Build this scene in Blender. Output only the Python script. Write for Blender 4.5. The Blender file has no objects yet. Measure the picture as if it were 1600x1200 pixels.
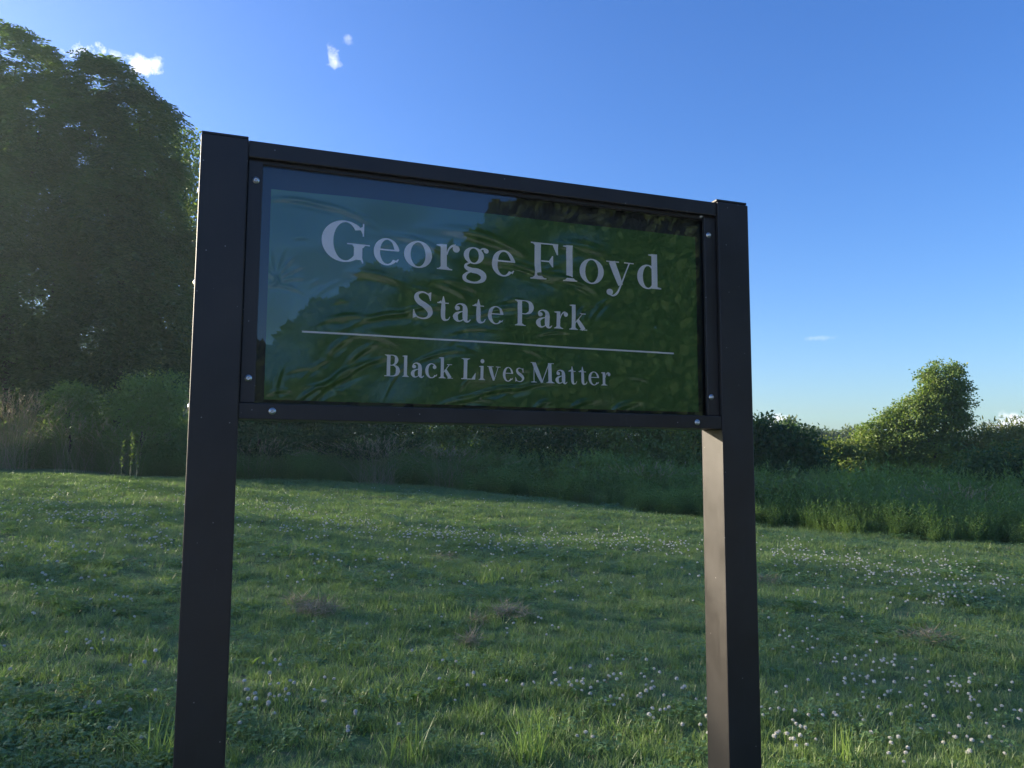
import bpy, bmesh, math, random
import numpy as np
from mathutils import Vector, Matrix

random.seed(7)
rng = np.random.default_rng(11)
scene = bpy.context.scene
COL = scene.collection
PI = math.pi

# ------------------------------------------------------------------ camera
H = 1.40                                    # eye height above the lawn at the camera
FPX, PITCH, ROLL = 1230.05, 0.0977, -0.0048
cam_d = bpy.data.cameras.new('camera')
cam = bpy.data.objects.new('camera', cam_d)
COL.objects.link(cam)
cam_d.sensor_fit = 'HORIZONTAL'
cam_d.sensor_width = 36.0
cam_d.lens = FPX / 1600 * 36.0
cam_d.clip_start = 0.05
cam_d.clip_end = 3000
cam.matrix_world = (Matrix.Translation((0, 0, H)) @ Matrix.Rotation(PI / 2 + PITCH, 4, 'X')
                    @ Matrix.Rotation(-ROLL, 4, 'Z'))
scene.camera = cam

# ------------------------------------------------------------------ sky, sun, exposure
SUN_EL = math.radians(13.0)
SUN_AZ = math.radians(-72.0)                # measured from +Y towards +X
sun_dir = Vector((math.sin(SUN_AZ) * math.cos(SUN_EL), math.cos(SUN_AZ) * math.cos(SUN_EL), math.sin(SUN_EL)))
sun_d = bpy.data.lights.new('sun', 'SUN')
sun_d.energy = 5.0
sun_d.angle = math.radians(0.5)
sun_d.color = (1.0, 0.86, 0.66)
sun = bpy.data.objects.new('sun', sun_d)
COL.objects.link(sun)
sun.rotation_euler = (-sun_dir).to_track_quat('-Z', 'Y').to_euler()
sun.location = sun_dir * 50

EXPOSURE = 1.64
FLARE_VEIL = 0.00065  # density of the added volume imitating lens flare
SKY_STRENGTH = 0.105
scene.view_settings.view_transform = 'Standard'
scene.view_settings.look = 'None'
scene.view_settings.exposure = EXPOSURE
scene.view_settings.gamma = 1.0
scene.view_settings.use_curve_mapping = False
scene.render.engine = 'CYCLES'
scene.cycles.max_bounces = 7
scene.cycles.diffuse_bounces = 3
scene.cycles.transparent_max_bounces = 12
scene.cycles.use_denoising = True


def pix_dir(px, py):
    """world direction of a point of the 1600x1200 photograph (used for measuring)"""
    u, v = px - 800.0, py - 600.0
    c, s = math.cos(ROLL), math.sin(ROLL)
    u, v = c * u + s * v, -s * u + c * v
    d = (u / FPX, 1.0, -v / FPX)
    c, s = math.cos(PITCH), math.sin(PITCH)
    return Vector((d[0], c * d[1] - s * d[2], s * d[1] + c * d[2]))


def at(px, py, Y):
    d = pix_dir(px, py)
    return Vector((0, 0, H)) + d * (Y / d.y)


world = bpy.data.worlds.new('World')
scene.world = world
world.use_nodes = True
wn, wl = world.node_tree.nodes, world.node_tree.links
wn.clear()
w_out = wn.new('ShaderNodeOutputWorld')
w_bg = wn.new('ShaderNodeBackground')
w_bg.inputs['Strength'].default_value = SKY_STRENGTH
w_sky = wn.new('ShaderNodeTexSky')
w_sky.sky_type = 'NISHITA'
w_sky.sun_disc = False
w_sky.sun_elevation = SUN_EL
w_sky.sun_rotation = SUN_AZ
w_sky.altitude = 100
w_sky.air_density = 1.0
w_sky.dust_density = 1.6
w_sky.ozone_density = 4.0
w_tc = wn.new('ShaderNodeTexCoord')
w_noise = wn.new('ShaderNodeTexNoise')
w_noise.inputs['Scale'].default_value = 55
w_noise.inputs['Detail'].default_value = 7
w_noise.inputs['Roughness'].default_value = 0.62
wl.new(w_tc.outputs['Generated'], w_noise.inputs['Vector'])


def wmath(op, a, b=None, clamp=False):
    n = wn.new('ShaderNodeMath')
    n.operation = op
    n.use_clamp = clamp
    for i, v in enumerate((a, b)):
        if v is None:
            continue
        if isinstance(v, (int, float)):
            n.inputs[i].default_value = v
        else:
            wl.new(v, n.inputs[i])
    return n.outputs[0]


cloud_mask = None
for (px, py, rx, ry, dens) in [(138, 94, 30, 17, 1.0), (172, 92, 12, 8, .5), (214, 114, 27, 18, 1.0), (238, 103, 9, 14, .7),
                               (516, 95, 12, 15, .55), (537, 66, 8, 9, .25),
                               (1278, 523, 24, 4, .16), (1212, 652, 26, 12, .9), (1590, 656, 55, 14, 1.0)]:
    c = pix_dir(px, py).normalized()
    right = c.cross(Vector((0, 0, 1))).normalized()
    up = right.cross(c)
    dots = []
    for ax, r in ((right, rx), (up, ry)):
        n = wn.new('ShaderNodeVectorMath')
        n.operation = 'DOT_PRODUCT'
        wl.new(w_tc.outputs['Generated'], n.inputs[0])
        n.inputs[1].default_value = ax
        q = wmath('DIVIDE', n.outputs['Value'], r / FPX)
        dots.append(wmath('MULTIPLY', q, q))
    n = wn.new('ShaderNodeVectorMath')
    n.operation = 'DOT_PRODUCT'
    wl.new(w_tc.outputs['Generated'], n.inputs[0])
    n.inputs[1].default_value = c
    front = wmath('GREATER_THAN', n.outputs['Value'], 0.5)
    d = wmath('SQRT', wmath('ADD', dots[0], dots[1]))
    m = wmath('SUBTRACT', 1.0, d)
    m = wmath('ADD', m, wmath('MULTIPLY', wmath('SUBTRACT', w_noise.outputs[0], 0.52), 4.2))
    m = wmath('MULTIPLY', m, dens * 1.1, True)
    m = wmath('MULTIPLY', m, front)
    m = wmath('MULTIPLY', m, wmath('LESS_THAN', d, 2.2))
    m = wmath('MULTIPLY', m, wmath('SUBTRACT', 1.9, d, True))
    cloud_mask = m if cloud_mask is None else wmath('MAXIMUM', cloud_mask, m)
w_hsv = wn.new('ShaderNodeHueSaturation')
w_hsv.inputs['Saturation'].default_value = 1.17
w_hsv.inputs['Hue'].default_value = 0.515
wl.new(w_sky.outputs[0], w_hsv.inputs['Color'])
w_mix = wn.new('ShaderNodeMix')
w_mix.data_type = 'RGBA'
wl.new(cloud_mask, w_mix.inputs[0])
wl.new(w_hsv.outputs[0], w_mix.inputs[6])
w_mix.inputs[7].default_value = (5.0, 5.1, 5.4, 1)
wl.new(w_mix.outputs[2], w_bg.inputs['Color'])
wl.new(w_bg.outputs[0], w_out.inputs['Surface'])

# ------------------------------------------------------------------ helpers


def link(o, parent=None):
    COL.objects.link(o)
    if parent is not None:
        o.parent = parent
    return o


def tag(o, label=None, cat=None, group=None, kind=None):
    if label:
        o['label'] = label
    if cat:
        o['category'] = cat
    if group:
        o['group'] = group
    if kind:
        o['kind'] = kind
    return o


def empty(name, loc, label, cat, group=None, rz=0.0):
    o = bpy.data.objects.new(name, None)
    o.empty_display_size = 0.2
    o.location = loc
    o.rotation_euler = (0, 0, rz)
    link(o)
    return tag(o, label, cat, group)


def mesh_np(name, V, F, mats, smooth=False, midx=None):
    """V (n,3); F list of (m,k) index arrays"""
    me = bpy.data.meshes.new(name)
    V = np.asarray(V, dtype=np.float32)
    F = [np.asarray(f, dtype=np.int32) for f in F if len(f)]
    me.vertices.add(len(V))
    me.vertices.foreach_set('co', V.ravel())
    loops = np.concatenate([f.ravel() for f in F])
    sizes = np.concatenate([np.full(len(f), f.shape[1], np.int32) for f in F])
    starts = np.concatenate([[0], np.cumsum(sizes)[:-1]]).astype(np.int32)
    me.loops.add(len(loops))
    me.loops.foreach_set('vertex_index', loops)
    me.polygons.add(len(sizes))
    me.polygons.foreach_set('loop_start', starts)
    me.polygons.foreach_set('loop_total', sizes)
    if midx is not None:
        me.polygons.foreach_set('material_index', np.asarray(midx, np.int32))
    me.polygons.foreach_set('use_smooth', np.full(len(sizes), smooth))
    for m in (mats if isinstance(mats, (list, tuple)) else [mats]):
        me.materials.append(m)
    me.update(calc_edges=True)
    me.validate()
    return me


class Geo:
    """collects vertices and faces (quads / tris) for one mesh"""

    def __init__(self):
        self.v, self.q, self.t, self.n = [], [], [], 0

    def add(self, V, quads=None, tris=None):
        V = np.asarray(V, dtype=np.float64).reshape(-1, 3)
        if quads is not None and len(quads):
            self.q.append(np.asarray(quads, np.int64).reshape(-1, 4) + self.n)
        if tris is not None and len(tris):
            self.t.append(np.asarray(tris, np.int64).reshape(-1, 3) + self.n)
        self.v.append(V)
        self.n += len(V)

    def strip(self, A, B):
        """rows A and B (n,3): quads between them"""
        n = len(A)
        i = np.arange(n - 1)
        self.add(np.concatenate([A, B]), np.stack([i, i + 1, n + i + 1, n + i], 1))

    def tube(self, pts, rad, seg=7, cap=True):
        pts = np.asarray(pts, float)
        rad = np.broadcast_to(np.asarray(rad, float), (len(pts),))
        tan = np.gradient(pts, axis=0)
        tan /= np.linalg.norm(tan, axis=1)[:, None] + 1e-9
        ref = np.array([0.0, 0.0, 1.0]) if abs(tan[0][2]) < .8 else np.array([1.0, 0.0, 0.0])
        rings = []
        for p, t, r in zip(pts, tan, rad):
            a = np.cross(t, ref)
            a /= np.linalg.norm(a) + 1e-9
            b = np.cross(a, t)
            th = np.arange(seg) / seg * 2 * PI
            rings.append(p + r * (np.cos(th)[:, None] * a + np.sin(th)[:, None] * b))
        V = np.concatenate(rings)
        q = []
        for k in range(len(pts) - 1):
            for j in range(seg):
                j2 = (j + 1) % seg
                q.append((k * seg + j, k * seg + j2, (k + 1) * seg + j2, (k + 1) * seg + j))
        tr = []
        if cap:
            m = (len(pts) - 1) * seg
            tr = [(m, m + j, m + j + 1) for j in range(1, seg - 1)] + [(0, j + 1, j) for j in range(1, seg - 1)]
        self.add(V, q, tr)

    def mesh(self, name, mats, smooth=False):
        F = []
        if self.q:
            F.append(np.concatenate(self.q))
        if self.t:
            F.append(np.concatenate(self.t))
        return mesh_np(name, np.concatenate(self.v), F, mats, smooth)

    def build(self, name, mats, parent=None, smooth=False):
        return link(bpy.data.objects.new(name, self.mesh(name, mats, smooth)), parent)


def box(name, lo, hi, mat, parent, bevel=0.0, seg=2):
    bm = bmesh.new()
    bmesh.ops.create_cube(bm, size=1.0)
    lo, hi = Vector(lo), Vector(hi)
    for v in bm.verts:
        v.co = Vector(((lo[i] + hi[i]) / 2 + v.co[i] * (hi[i] - lo[i]) for i in range(3)))
    if bevel:
        bmesh.ops.bevel(bm, geom=list(bm.edges), offset=bevel, segments=seg, profile=0.6, affect='EDGES')
    me = bpy.data.meshes.new(name)
    bm.to_mesh(me)
    bm.free()
    me.materials.append(mat)
    return link(bpy.data.objects.new(name, me), parent)


# ------------------------------------------------------------------ materials


def new_mat(name):
    m = bpy.data.materials.new(name)
    m.use_nodes = True
    nt = m.node_tree
    nt.nodes.clear()
    out = nt.nodes.new('ShaderNodeOutputMaterial')
    return m, nt, out


def nd(nt, t, **kw):
    n = nt.nodes.new(t)
    for k, v in kw.items():
        if k in n.inputs:
            n.inputs[k].default_value = v
        else:
            setattr(n, k, v)
    return n


def mixc(nt, fac, a, b, blend='MIX'):
    n = nt.nodes.new('ShaderNodeMix')
    n.data_type = 'RGBA'
    n.blend_type = blend
    for i, v in ((0, fac), (6, a), (7, b)):
        if isinstance(v, (int, float)):
            n.inputs[i].default_value = v
        elif isinstance(v, tuple):
            n.inputs[i].default_value = (*v, 1)
        else:
            nt.links.new(v, n.inputs[i])
    return n.outputs[2]


def ramp(nt, src, p0, p1):
    n = nt.nodes.new('ShaderNodeMapRange')
    n.inputs[1].default_value = p0
    n.inputs[2].default_value = p1
    nt.links.new(src, n.inputs[0])
    return n.outputs[0]


def leaf_mat(name, c1, c2, c3, transl=0.38, rough=0.55, nscale=0.9, spec=0.25, tcol=None):
    """foliage: base hue varies from leaf to leaf and in soft patches over the plant"""
    m, nt, out = new_mat(name)
    geo = nd(nt, 'ShaderNodeNewGeometry')
    oi = nd(nt, 'ShaderNodeObjectInfo')
    noise = nd(nt, 'ShaderNodeTexNoise', Scale=nscale, Detail=3.0)
    nt.links.new(geo.outputs['Position'], noise.inputs['Vector'])
    col = mixc(nt, ramp(nt, noise.outputs[0], .35, .65), c1, c2)
    col = mixc(nt, ramp(nt, geo.outputs['Random Per Island'], .55, 1.0), col, c3)
    col = mixc(nt, ramp(nt, oi.outputs['Random'], .5, 1.3), col, c3)
    bs = nd(nt, 'ShaderNodeBsdfPrincipled', Roughness=rough)
    bs.inputs['Specular IOR Level'].default_value = spec
    nt.links.new(col, bs.inputs['Base Color'])
    tr = nd(nt, 'ShaderNodeBsdfTranslucent')
    tc = mixc(nt, 1.0, col, tcol or (1.6, 1.75, .8), 'MULTIPLY')
    nt.links.new(tc, tr.inputs['Color'])
    mx = nd(nt, 'ShaderNodeMixShader')
    mx.inputs[0].default_value = transl
    nt.links.new(bs.outputs[0], mx.inputs[1])
    nt.links.new(tr.outputs[0], mx.inputs[2])
    nt.links.new(mx.outputs[0], out.inputs['Surface'])
    return m


M = {}
M['tree_leaf'] = leaf_mat('tree_leaf', (.090, .160, .048), (.042, .098, .038), (.120, .175, .052), spec=.5, nscale=.5)
M['small_tree_leaf'] = leaf_mat('small_tree_leaf', (.095, .155, .036), (.115, .170, .040), (.165, .205, .055), spec=.4)
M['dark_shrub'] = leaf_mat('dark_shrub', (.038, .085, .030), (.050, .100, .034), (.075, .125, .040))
M['light_shrub'] = leaf_mat('light_shrub', (.125, .165, .038), (.100, .150, .036), (.180, .200, .055))  # paler leaf, sunlight put into its colour for sunlit shrubs; yellow weeds share it
M['feathery'] = leaf_mat('feathery', (.140, .160, .055), (.120, .150, .048), (.185, .190, .075))
M['far_leaf'] = leaf_mat('far_leaf', (.085, .120, .055), (.070, .110, .050), (.110, .135, .060))
M['evergreen'] = leaf_mat('evergreen', (.026, .044, .019), (.022, .039, .018), (.029, .047, .020), transl=.05, spec=.05)
M['weed_leaf'] = leaf_mat('weed_leaf', (.155, .245, .058), (.130, .215, .052), (.200, .270, .072), nscale=.5, spec=.45)
M['weed_dark'] = leaf_mat('weed_dark', (.130, .218, .054), (.112, .195, .050), (.170, .240, .066), nscale=.5, spec=.45)
M['grass_blade'] = leaf_mat('grass_blade', (.165, .255, .078), (.185, .265, .074), (.230, .300, .095), transl=.40, spec=.5, nscale=1.1, rough=.42, tcol=(1.3, 1.45, .9))
M['grass_blade_cool'] = leaf_mat('grass_blade_cool', (.165, .240, .100), (.140, .225, .092), (.205, .270, .118), transl=.40, spec=.5, nscale=1.1, rough=.42, tcol=(1.3, 1.45, .9))
M['clover_leaf'] = leaf_mat('clover_leaf', (.110, .215, .072), (.125, .225, .076), (.165, .255, .090), transl=.35, spec=.45, nscale=2, rough=.5)
M['broad_leaf'] = leaf_mat('broad_leaf', (.120, .200, .050), (.100, .180, .050), (.160, .230, .060), transl=.4, nscale=6)
M['lit_leaf'] = leaf_mat('lit_leaf', (.150, .210, .060), (.130, .195, .055), (.190, .240, .080), transl=.4, nscale=4)  # broad leaf copy lightened to stand for leaves in sun
M['dry_grass'] = leaf_mat('dry_grass', (.350, .280, .165), (.300, .245, .150), (.420, .345, .215), transl=.25, nscale=2, tcol=(1.1, 1.05, .9))
M['hay'] = leaf_mat('hay', (.330, .270, .160), (.250, .205, .120), (.430, .360, .230), transl=.15, nscale=9, tcol=(1.1, 1.05, .9))


def simple_mat(name, color, rough=0.6, metal=0.0, spec=0.5, noise=0.0, nscale=30.0, bump=0.0, bscale=60.0):
    m, nt, out = new_mat(name)
    bs = nd(nt, 'ShaderNodeBsdfPrincipled', Roughness=rough, Metallic=metal)
    bs.inputs['Specular IOR Level'].default_value = spec
    bs.inputs['Base Color'].default_value = (*color, 1)
    tc = nd(nt, 'ShaderNodeTexCoord')
    if noise:
        n = nd(nt, 'ShaderNodeTexNoise', Scale=nscale, Detail=5.0)
        nt.links.new(tc.outputs['Object'], n.inputs['Vector'])
        c = mixc(nt, ramp(nt, n.outputs[0], .3, .7), tuple(x * (1 - noise) for x in color), tuple(x * (1 + noise) for x in color))
        nt.links.new(c, bs.inputs['Base Color'])
    if bump:
        n2 = nd(nt, 'ShaderNodeTexNoise', Scale=bscale, Detail=6.0)
        nt.links.new(tc.outputs['Object'], n2.inputs['Vector'])
        b = nd(nt, 'ShaderNodeBump', Strength=bump, Distance=.01)
        nt.links.new(n2.outputs[0], b.inputs['Height'])
        nt.links.new(b.outputs[0], bs.inputs['Normal'])
    nt.links.new(bs.outputs[0], out.inputs['Surface'])
    return m


M['bark'] = simple_mat('bark', (.075, .058, .042), .9, noise=.35, nscale=9, bump=.6, bscale=14)
M['stem_green'] = simple_mat('stem_green', (.085, .120, .050), .7, noise=.3)
M['clover_white'] = simple_mat('clover_white', (.74, .72, .66), .8, noise=.12, nscale=160, bump=.5, bscale=300)
M['steel'] = simple_mat('steel', (.62, .61, .60), .32, metal=1.0, noise=.2, nscale=80)
M['backing'] = simple_mat('backing', (.012, .013, .016), .55)
M['letter_white'] = simple_mat('letter_white', (.93, .93, .94), .5, noise=.03, nscale=9)


def coated_mat():
    """dark bronze powder coat: fine grain, dust, a few pale specks and rub marks"""
    m, nt, out = new_mat('dark_coating')
    tc = nd(nt, 'ShaderNodeTexCoord')
    n1 = nd(nt, 'ShaderNodeTexNoise', Scale=5.0, Detail=6.0, Roughness=.6)
    mp = nd(nt, 'ShaderNodeMapping')
    mp.inputs['Scale'].default_value = (14, 14, 1.2)
    nt.links.new(tc.outputs['Object'], mp.inputs['Vector'])
    n2 = nd(nt, 'ShaderNodeTexNoise', Scale=9.0, Detail=5.0)
    n3 = nd(nt, 'ShaderNodeTexVoronoi', Scale=32.0)
    n4 = nd(nt, 'ShaderNodeTexNoise', Scale=900.0, Detail=2.0)
    nt.links.new(tc.outputs['Object'], n1.inputs['Vector'])
    nt.links.new(mp.outputs[0], n2.inputs['Vector'])
    nt.links.new(tc.outputs['Object'], n3.inputs['Vector'])
    nt.links.new(tc.outputs['Object'], n4.inputs['Vector'])
    col = mixc(nt, ramp(nt, n1.outputs[0], .3, .75), (.020, .0175, .0165), (.036, .032, .030))
    col = mixc(nt, ramp(nt, n2.outputs[0], .60, .95), col, (.038, .035, .034))
    spk = nd(nt, 'ShaderNodeMath', operation='LESS_THAN')
    spk.inputs[1].default_value = .045
    nt.links.new(n3.outputs['Distance'], spk.inputs[0])
    col = mixc(nt, spk.outputs[0], col, (.22, .21, .20))
    bs = nd(nt, 'ShaderNodeBsdfPrincipled')
    bs.inputs['Specular IOR Level'].default_value = .36
    nt.links.new(col, bs.inputs['Base Color'])
    rr = nd(nt, 'ShaderNodeMath', operation='ADD')
    nt.links.new(ramp(nt, n1.outputs[0], -.9, 2.6), rr.inputs[0])
    rm = nd(nt, 'ShaderNodeMapRange')
    rm.inputs[1].default_value = .35
    rm.inputs[2].default_value = .8
    rm.inputs[3].default_value = -.02
    rm.inputs[4].default_value = .04
    nt.links.new(n2.outputs[0], rm.inputs[0])
    nt.links.new(rm.outputs[0], rr.inputs[1])
    nt.links.new(rr.outputs[0], bs.inputs['Roughness'])
    b = nd(nt, 'ShaderNodeBump', Strength=.25, Distance=.0006)
    nt.links.new(n4.outputs[0], b.inputs['Height'])
    nt.links.new(b.outputs[0], bs.inputs['Normal'])
    nt.links.new(bs.outputs[0], out.inputs['Surface'])
    return m


M['coat'] = coated_mat()


def vinyl_mat():
    m, nt, out = new_mat('green_vinyl')
    tc = nd(nt, 'ShaderNodeTexCoord')
    n1 = nd(nt, 'ShaderNodeTexNoise', Scale=5.0, Detail=4.0)
    nt.links.new(tc.outputs['Object'], n1.inputs['Vector'])
    col = mixc(nt, ramp(nt, n1.outputs[0], .3, .7), (.052, .136, .040), (.062, .154, .046))
    bs = nd(nt, 'ShaderNodeBsdfPrincipled', Roughness=.2)
    bs.inputs['Specular IOR Level'].default_value = .6
    nt.links.new(col, bs.inputs['Base Color'])
    b = nd(nt, 'ShaderNodeBump', Strength=.12, Distance=.004)
    n2 = nd(nt, 'ShaderNodeTexNoise', Scale=22.0, Detail=3.0)
    nt.links.new(tc.outputs['Object'], n2.inputs['Vector'])
    nt.links.new(n2.outputs[0], b.inputs['Height'])
    nt.links.new(b.outputs[0], bs.inputs['Normal'])
    nt.links.new(bs.outputs[0], out.inputs['Surface'])
    return m


M['vinyl'] = vinyl_mat()


def pane_mat():
    m, nt, out = new_mat('clear_pane')
    fr = nd(nt, 'ShaderNodeFresnel', IOR=1.5)
    gl = nd(nt, 'ShaderNodeBsdfGlossy', Roughness=.0)
    tr = nd(nt, 'ShaderNodeBsdfTransparent')
    tr.inputs['Color'].default_value = (.995, 1.0, .995, 1)
    mx = nd(nt, 'ShaderNodeMixShader')
    nt.links.new(fr.outputs[0], mx.inputs[0])
    nt.links.new(tr.outputs[0], mx.inputs[1])
    nt.links.new(gl.outputs[0], mx.inputs[2])
    nt.links.new(mx.outputs[0], out.inputs['Surface'])
    return m


M['pane'] = pane_mat()


def ground_mat():
    m, nt, out = new_mat('turf_soil')
    geo = nd(nt, 'ShaderNodeNewGeometry')
    n1 = nd(nt, 'ShaderNodeTexNoise', Scale=.7, Detail=5.0)
    n2 = nd(nt, 'ShaderNodeTexNoise', Scale=26.0, Detail=6.0)
    nt.links.new(geo.outputs['Position'], n1.inputs['Vector'])
    nt.links.new(geo.outputs['Position'], n2.inputs['Vector'])
    c = mixc(nt, ramp(nt, n1.outputs[0], .35, .65), (.120, .185, .060), (.130, .180, .062))
    c = mixc(nt, ramp(nt, n2.outputs[0], .5, .75), c, (.120, .110, .070))
    bs = nd(nt, 'ShaderNodeBsdfPrincipled', Roughness=.95)
    bs.inputs['Specular IOR Level'].default_value = .1
    nt.links.new(c, bs.inputs['Base Color'])
    b = nd(nt, 'ShaderNodeBump', Strength=.8, Distance=.02)
    nt.links.new(n2.outputs[0], b.inputs['Height'])
    nt.links.new(b.outputs[0], bs.inputs['Normal'])
    nt.links.new(bs.outputs[0], out.inputs['Surface'])
    return m


M['ground'] = ground_mat()

# ------------------------------------------------------------------ ground


def gz(x, y):
    """height of the ground: rises gently away and to the left, levels out far off"""
    x = np.asarray(x, float)
    y = np.asarray(y, float)
    xs = 26 * np.tanh(x / 26)
    ys = 40 * np.tanh(y / 40)
    z = .021 * ys - .046 * xs
    z = z + .035 * np.sin(x * .55 + 1.2) * np.sin(y * .42 + .4) + .018 * np.sin(x * 1.7 + y * 1.3) + .012 * np.sin(y * 2.9 - x * .8)
    return z


def g_at(px, py):
    """where the line of sight through that point of the photograph meets the ground"""
    d = pix_dir(px, py)
    lo, hi = 1.0, 200.0
    f = lambda t: H + d.z * t - float(gz(d.x * t, d.y * t))
    for _ in range(60):
        mid = (lo + hi) / 2
        if f(mid) > 0:
            lo = mid
        else:
            hi = mid
    return Vector((d.x * lo, d.y * lo, float(gz(d.x * lo, d.y * lo))))


def ground_grid():
    a = np.concatenate([-np.geomspace(900, 31, 16), np.linspace(-30, 30, 121), np.geomspace(31, 900, 16)])
    X, Y = np.meshgrid(a, a, indexing='ij')
    V = np.stack([X, Y, gz(X, Y)], -1).reshape(-1, 3)
    n = len(a)
    i, j = np.meshgrid(np.arange(n - 1), np.arange(n - 1), indexing='ij')
    k = (i * n + j).ravel()
    return V, np.stack([k, k + n, k + n + 1, k + 1], 1)


gV, gF = ground_grid()
ground = link(bpy.data.objects.new('ground', mesh_np('ground', gV, [gF], M['ground'], True)))
tag(ground, 'gently sloping mown lawn ground under the sign', 'ground', kind='structure')

# edge of the mown lawn against the weeds
edge_px = [(-260, 736), (0, 739), (150, 743), (290, 750), (375, 755), (500, 756), (620, 758), (800, 776), (1000, 797), (1180, 816),
           (1400, 834), (1600, 847), (1850, 864)]
edge = np.array([g_at(*p)[:2] for p in edge_px])
edge_az = np.arctan2(edge[:, 0], edge[:, 1])
edge_r = np.hypot(edge[:, 0], edge[:, 1])


def lawn_edge_r(az):
    return np.interp(az, edge_az, edge_r)


# ------------------------------------------------------------------ the park sign
TH = 1.2284
sign_z0 = 0.0
SX, SY = -0.6853, 1.6674
park_sign = empty('park_sign', (SX, SY, 0), 'dark framed park sign on two square posts with a green banner behind clear glazing', 'sign', rz=PI / 2 - TH)
W, PW = 1.427, 0.10
Z = lambda z: z + H                      # heights were measured from the camera


def make_post(x0, top, cap_shift):
    p = box('post', (x0, 0, -.35), (x0 + PW, PW, Z(top) - .006), M['coat'], park_sign, .0035, 2)
    cx, cy, tilt = cap_shift
    c = box('cap', (x0 + .001 + cx, .0015 + cy, 0), (x0 + PW - .001 + cx, PW - .0015 + cy, .006), M['coat'], p, .001, 1)
    c.location = (0, 0, Z(top) - .0055)
    return p


post_l = make_post(0, .7207, (0, 0, 0))
post_r = make_post(W - PW, .7225, (-.004, -.002, 0))
RX0, RX1 = PW + .0002, W - PW - .0002
box('top_rail', (RX0, .005, Z(.677)), (RX1, .095, Z(.7145)), M['coat'], park_sign, .002, 2)
box('bottom_rail', (RX0, .003, Z(.0885)), (RX1, .095, Z(.1235)), M['coat'], park_sign, .002, 2)
box('inner_lip', (RX0 + .001, .018, Z(.667)), (RX1 - .001, .034, Z(.6765)), M['coat'], park_sign, .0012, 1)
box('retaining_strip', (.1012, .011, Z(.1245)), (.1325, .0225, Z(.6705)), M['coat'], park_sign, .0012, 1)
box('retaining_strip', (W - .1365, .011, Z(.1245)), (W - .1012, .0225, Z(.6705)), M['coat'], park_sign, .0012, 1)
box('glazing', (.112, .0235, Z(.1242)), (W - .118, .0275, Z(.669)), M['pane'], park_sign)
box('back_panel', (.1004, .047, Z(.124)), (W - .1004, .088, Z(.6765)), M['backing'], park_sign)


def screw(x, z, y0, parent, axis='y', r=.0054):
    g = Geo()
    th = np.linspace(0, 2 * PI, 15)[:-1]

    def ring(rad, dep):
        if axis == 'y':
            return np.stack([x + rad * np.cos(th), np.full(14, y0 - dep), z + rad * np.sin(th)], 1)
        return np.stack([np.full(14, x - dep), y0 + rad * np.cos(th), z + rad * np.sin(th)], 1)
    prof = [(r * 1.45, 0), (r * 1.45, .0009), (r * 1.05, .0011), (r, .0016), (r * .95, .0036), (r * .72, .0046), (r * .46, .0047), (r * .42, .0018), (.0002, .0016)]
    rows = [ring(a, b) for a, b in prof]
    V = np.concatenate(rows)
    q = []
    for k in range(len(prof) - 1):
        for j in range(14):
            j2 = (j + 1) % 14
            q.append((k * 14 + j, k * 14 + j2, (k + 1) * 14 + j2, (k + 1) * 14 + j))
    g.add(V, q)
    return g.build('screw', M['steel'], parent, True)


for (x, z, y0) in [(.1178, .6258, .011), (.1174, .1785, .011), (.1699, .1067, .003), (1.3035, .6213, .011), (1.302, .1743, .011), (1.2514, .105, .003)]:
    screw(x, Z(z), y0, park_sign)
screw(1.285, Z(.6735), .018, park_sign, r=.003)
for z in (.60, .39, .115):
    b = screw(0, Z(z), .05, post_l, axis='x', r=.0075)
    b.name = 'bolt'

# banner: a sheet of glossy vinyl, puckered and creased
BX0, BX1, BZ0, BZ1 = .1525, 1.2785, .1345, .6205
creases = []


def crease(x, z, ang, L, wd, amp):
    creases.append((x, z, math.radians(ang), L, wd, amp))


for a in (62, 85, 110, 40, 20, -8, 135):
    crease(.17 + .02 * math.cos(math.radians(a)), .40 + .03 * math.sin(math.radians(a)), a, .035, .004, .0022)
for (x, z, a, L, wd, amp) in [(.43, .345, 10, .075, .0065, .003), (.50, .365, 14, .05, .005, .0025), (.33, .335, 8, .05, .006, .002), (.70, .375, 16, .06, .004, .0016),
                              (.60, .435, -12, .05, .006, .002), (.78, .49, -14, .11, .012, .004), (.90, .47, -12, .07, .008, .003), (.66, .56, -10, .12, .012, .0035),
                              (.50, .53, -14, .07, .008, .0022), (.30, .59, -12, .08, .006, .002), (.22, .60, -4, .06, .005, .0025),
                              (.33, .205, 32, .05, .006, .0032), (.30, .175, 34, .07, .006, .0035), (.37, .22, 30, .05, .005, .003), (.27, .165, 28, .05, .005, .003),
                              (.36, .25, 40, .035, .006, .0026), (.31, .265, 42, .03, .006, .002), (.45, .20, 55, .05, .003, .0012), (.62, .19, 48, .03, .003, .001),
                              (.70, .175, 12, .09, .006, .0028), (.62, .15, 8, .06, .006, .0022), (.79, .19, 14, .06, .005, .002), (.93, .15, 20, .035, .006, .0026),
                              (1.05, .145, 22, .045, .007, .003), (.82, .145, 25, .02, .005, .002), (.52, .245, 18, .04, .004, .0014), (.56, .26, 15, .05, .004, .0016),
                              (.98, .40, 48, .035, .005, .0024), (.93, .385, 60, .02, .004, .0016), (.81, .37, 6, .03, .004, .0014), (.75, .405, 4, .03, .004, .0012),
                              (.58, .42, -20, .04, .006, .0015), (.40, .44, -8, .06, .010, .002), (.18, .175, 80, .03, .004, .002), (.185, .155, 10, .02, .004, .0018),
                              (.95, .56, -8, .1, .014, .002), (.85, .33, 8, .04, .004, .0012), (.64, .325, 6, .05, .005, .0012)]:
    crease(x, z, a, L, wd, amp)
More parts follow.
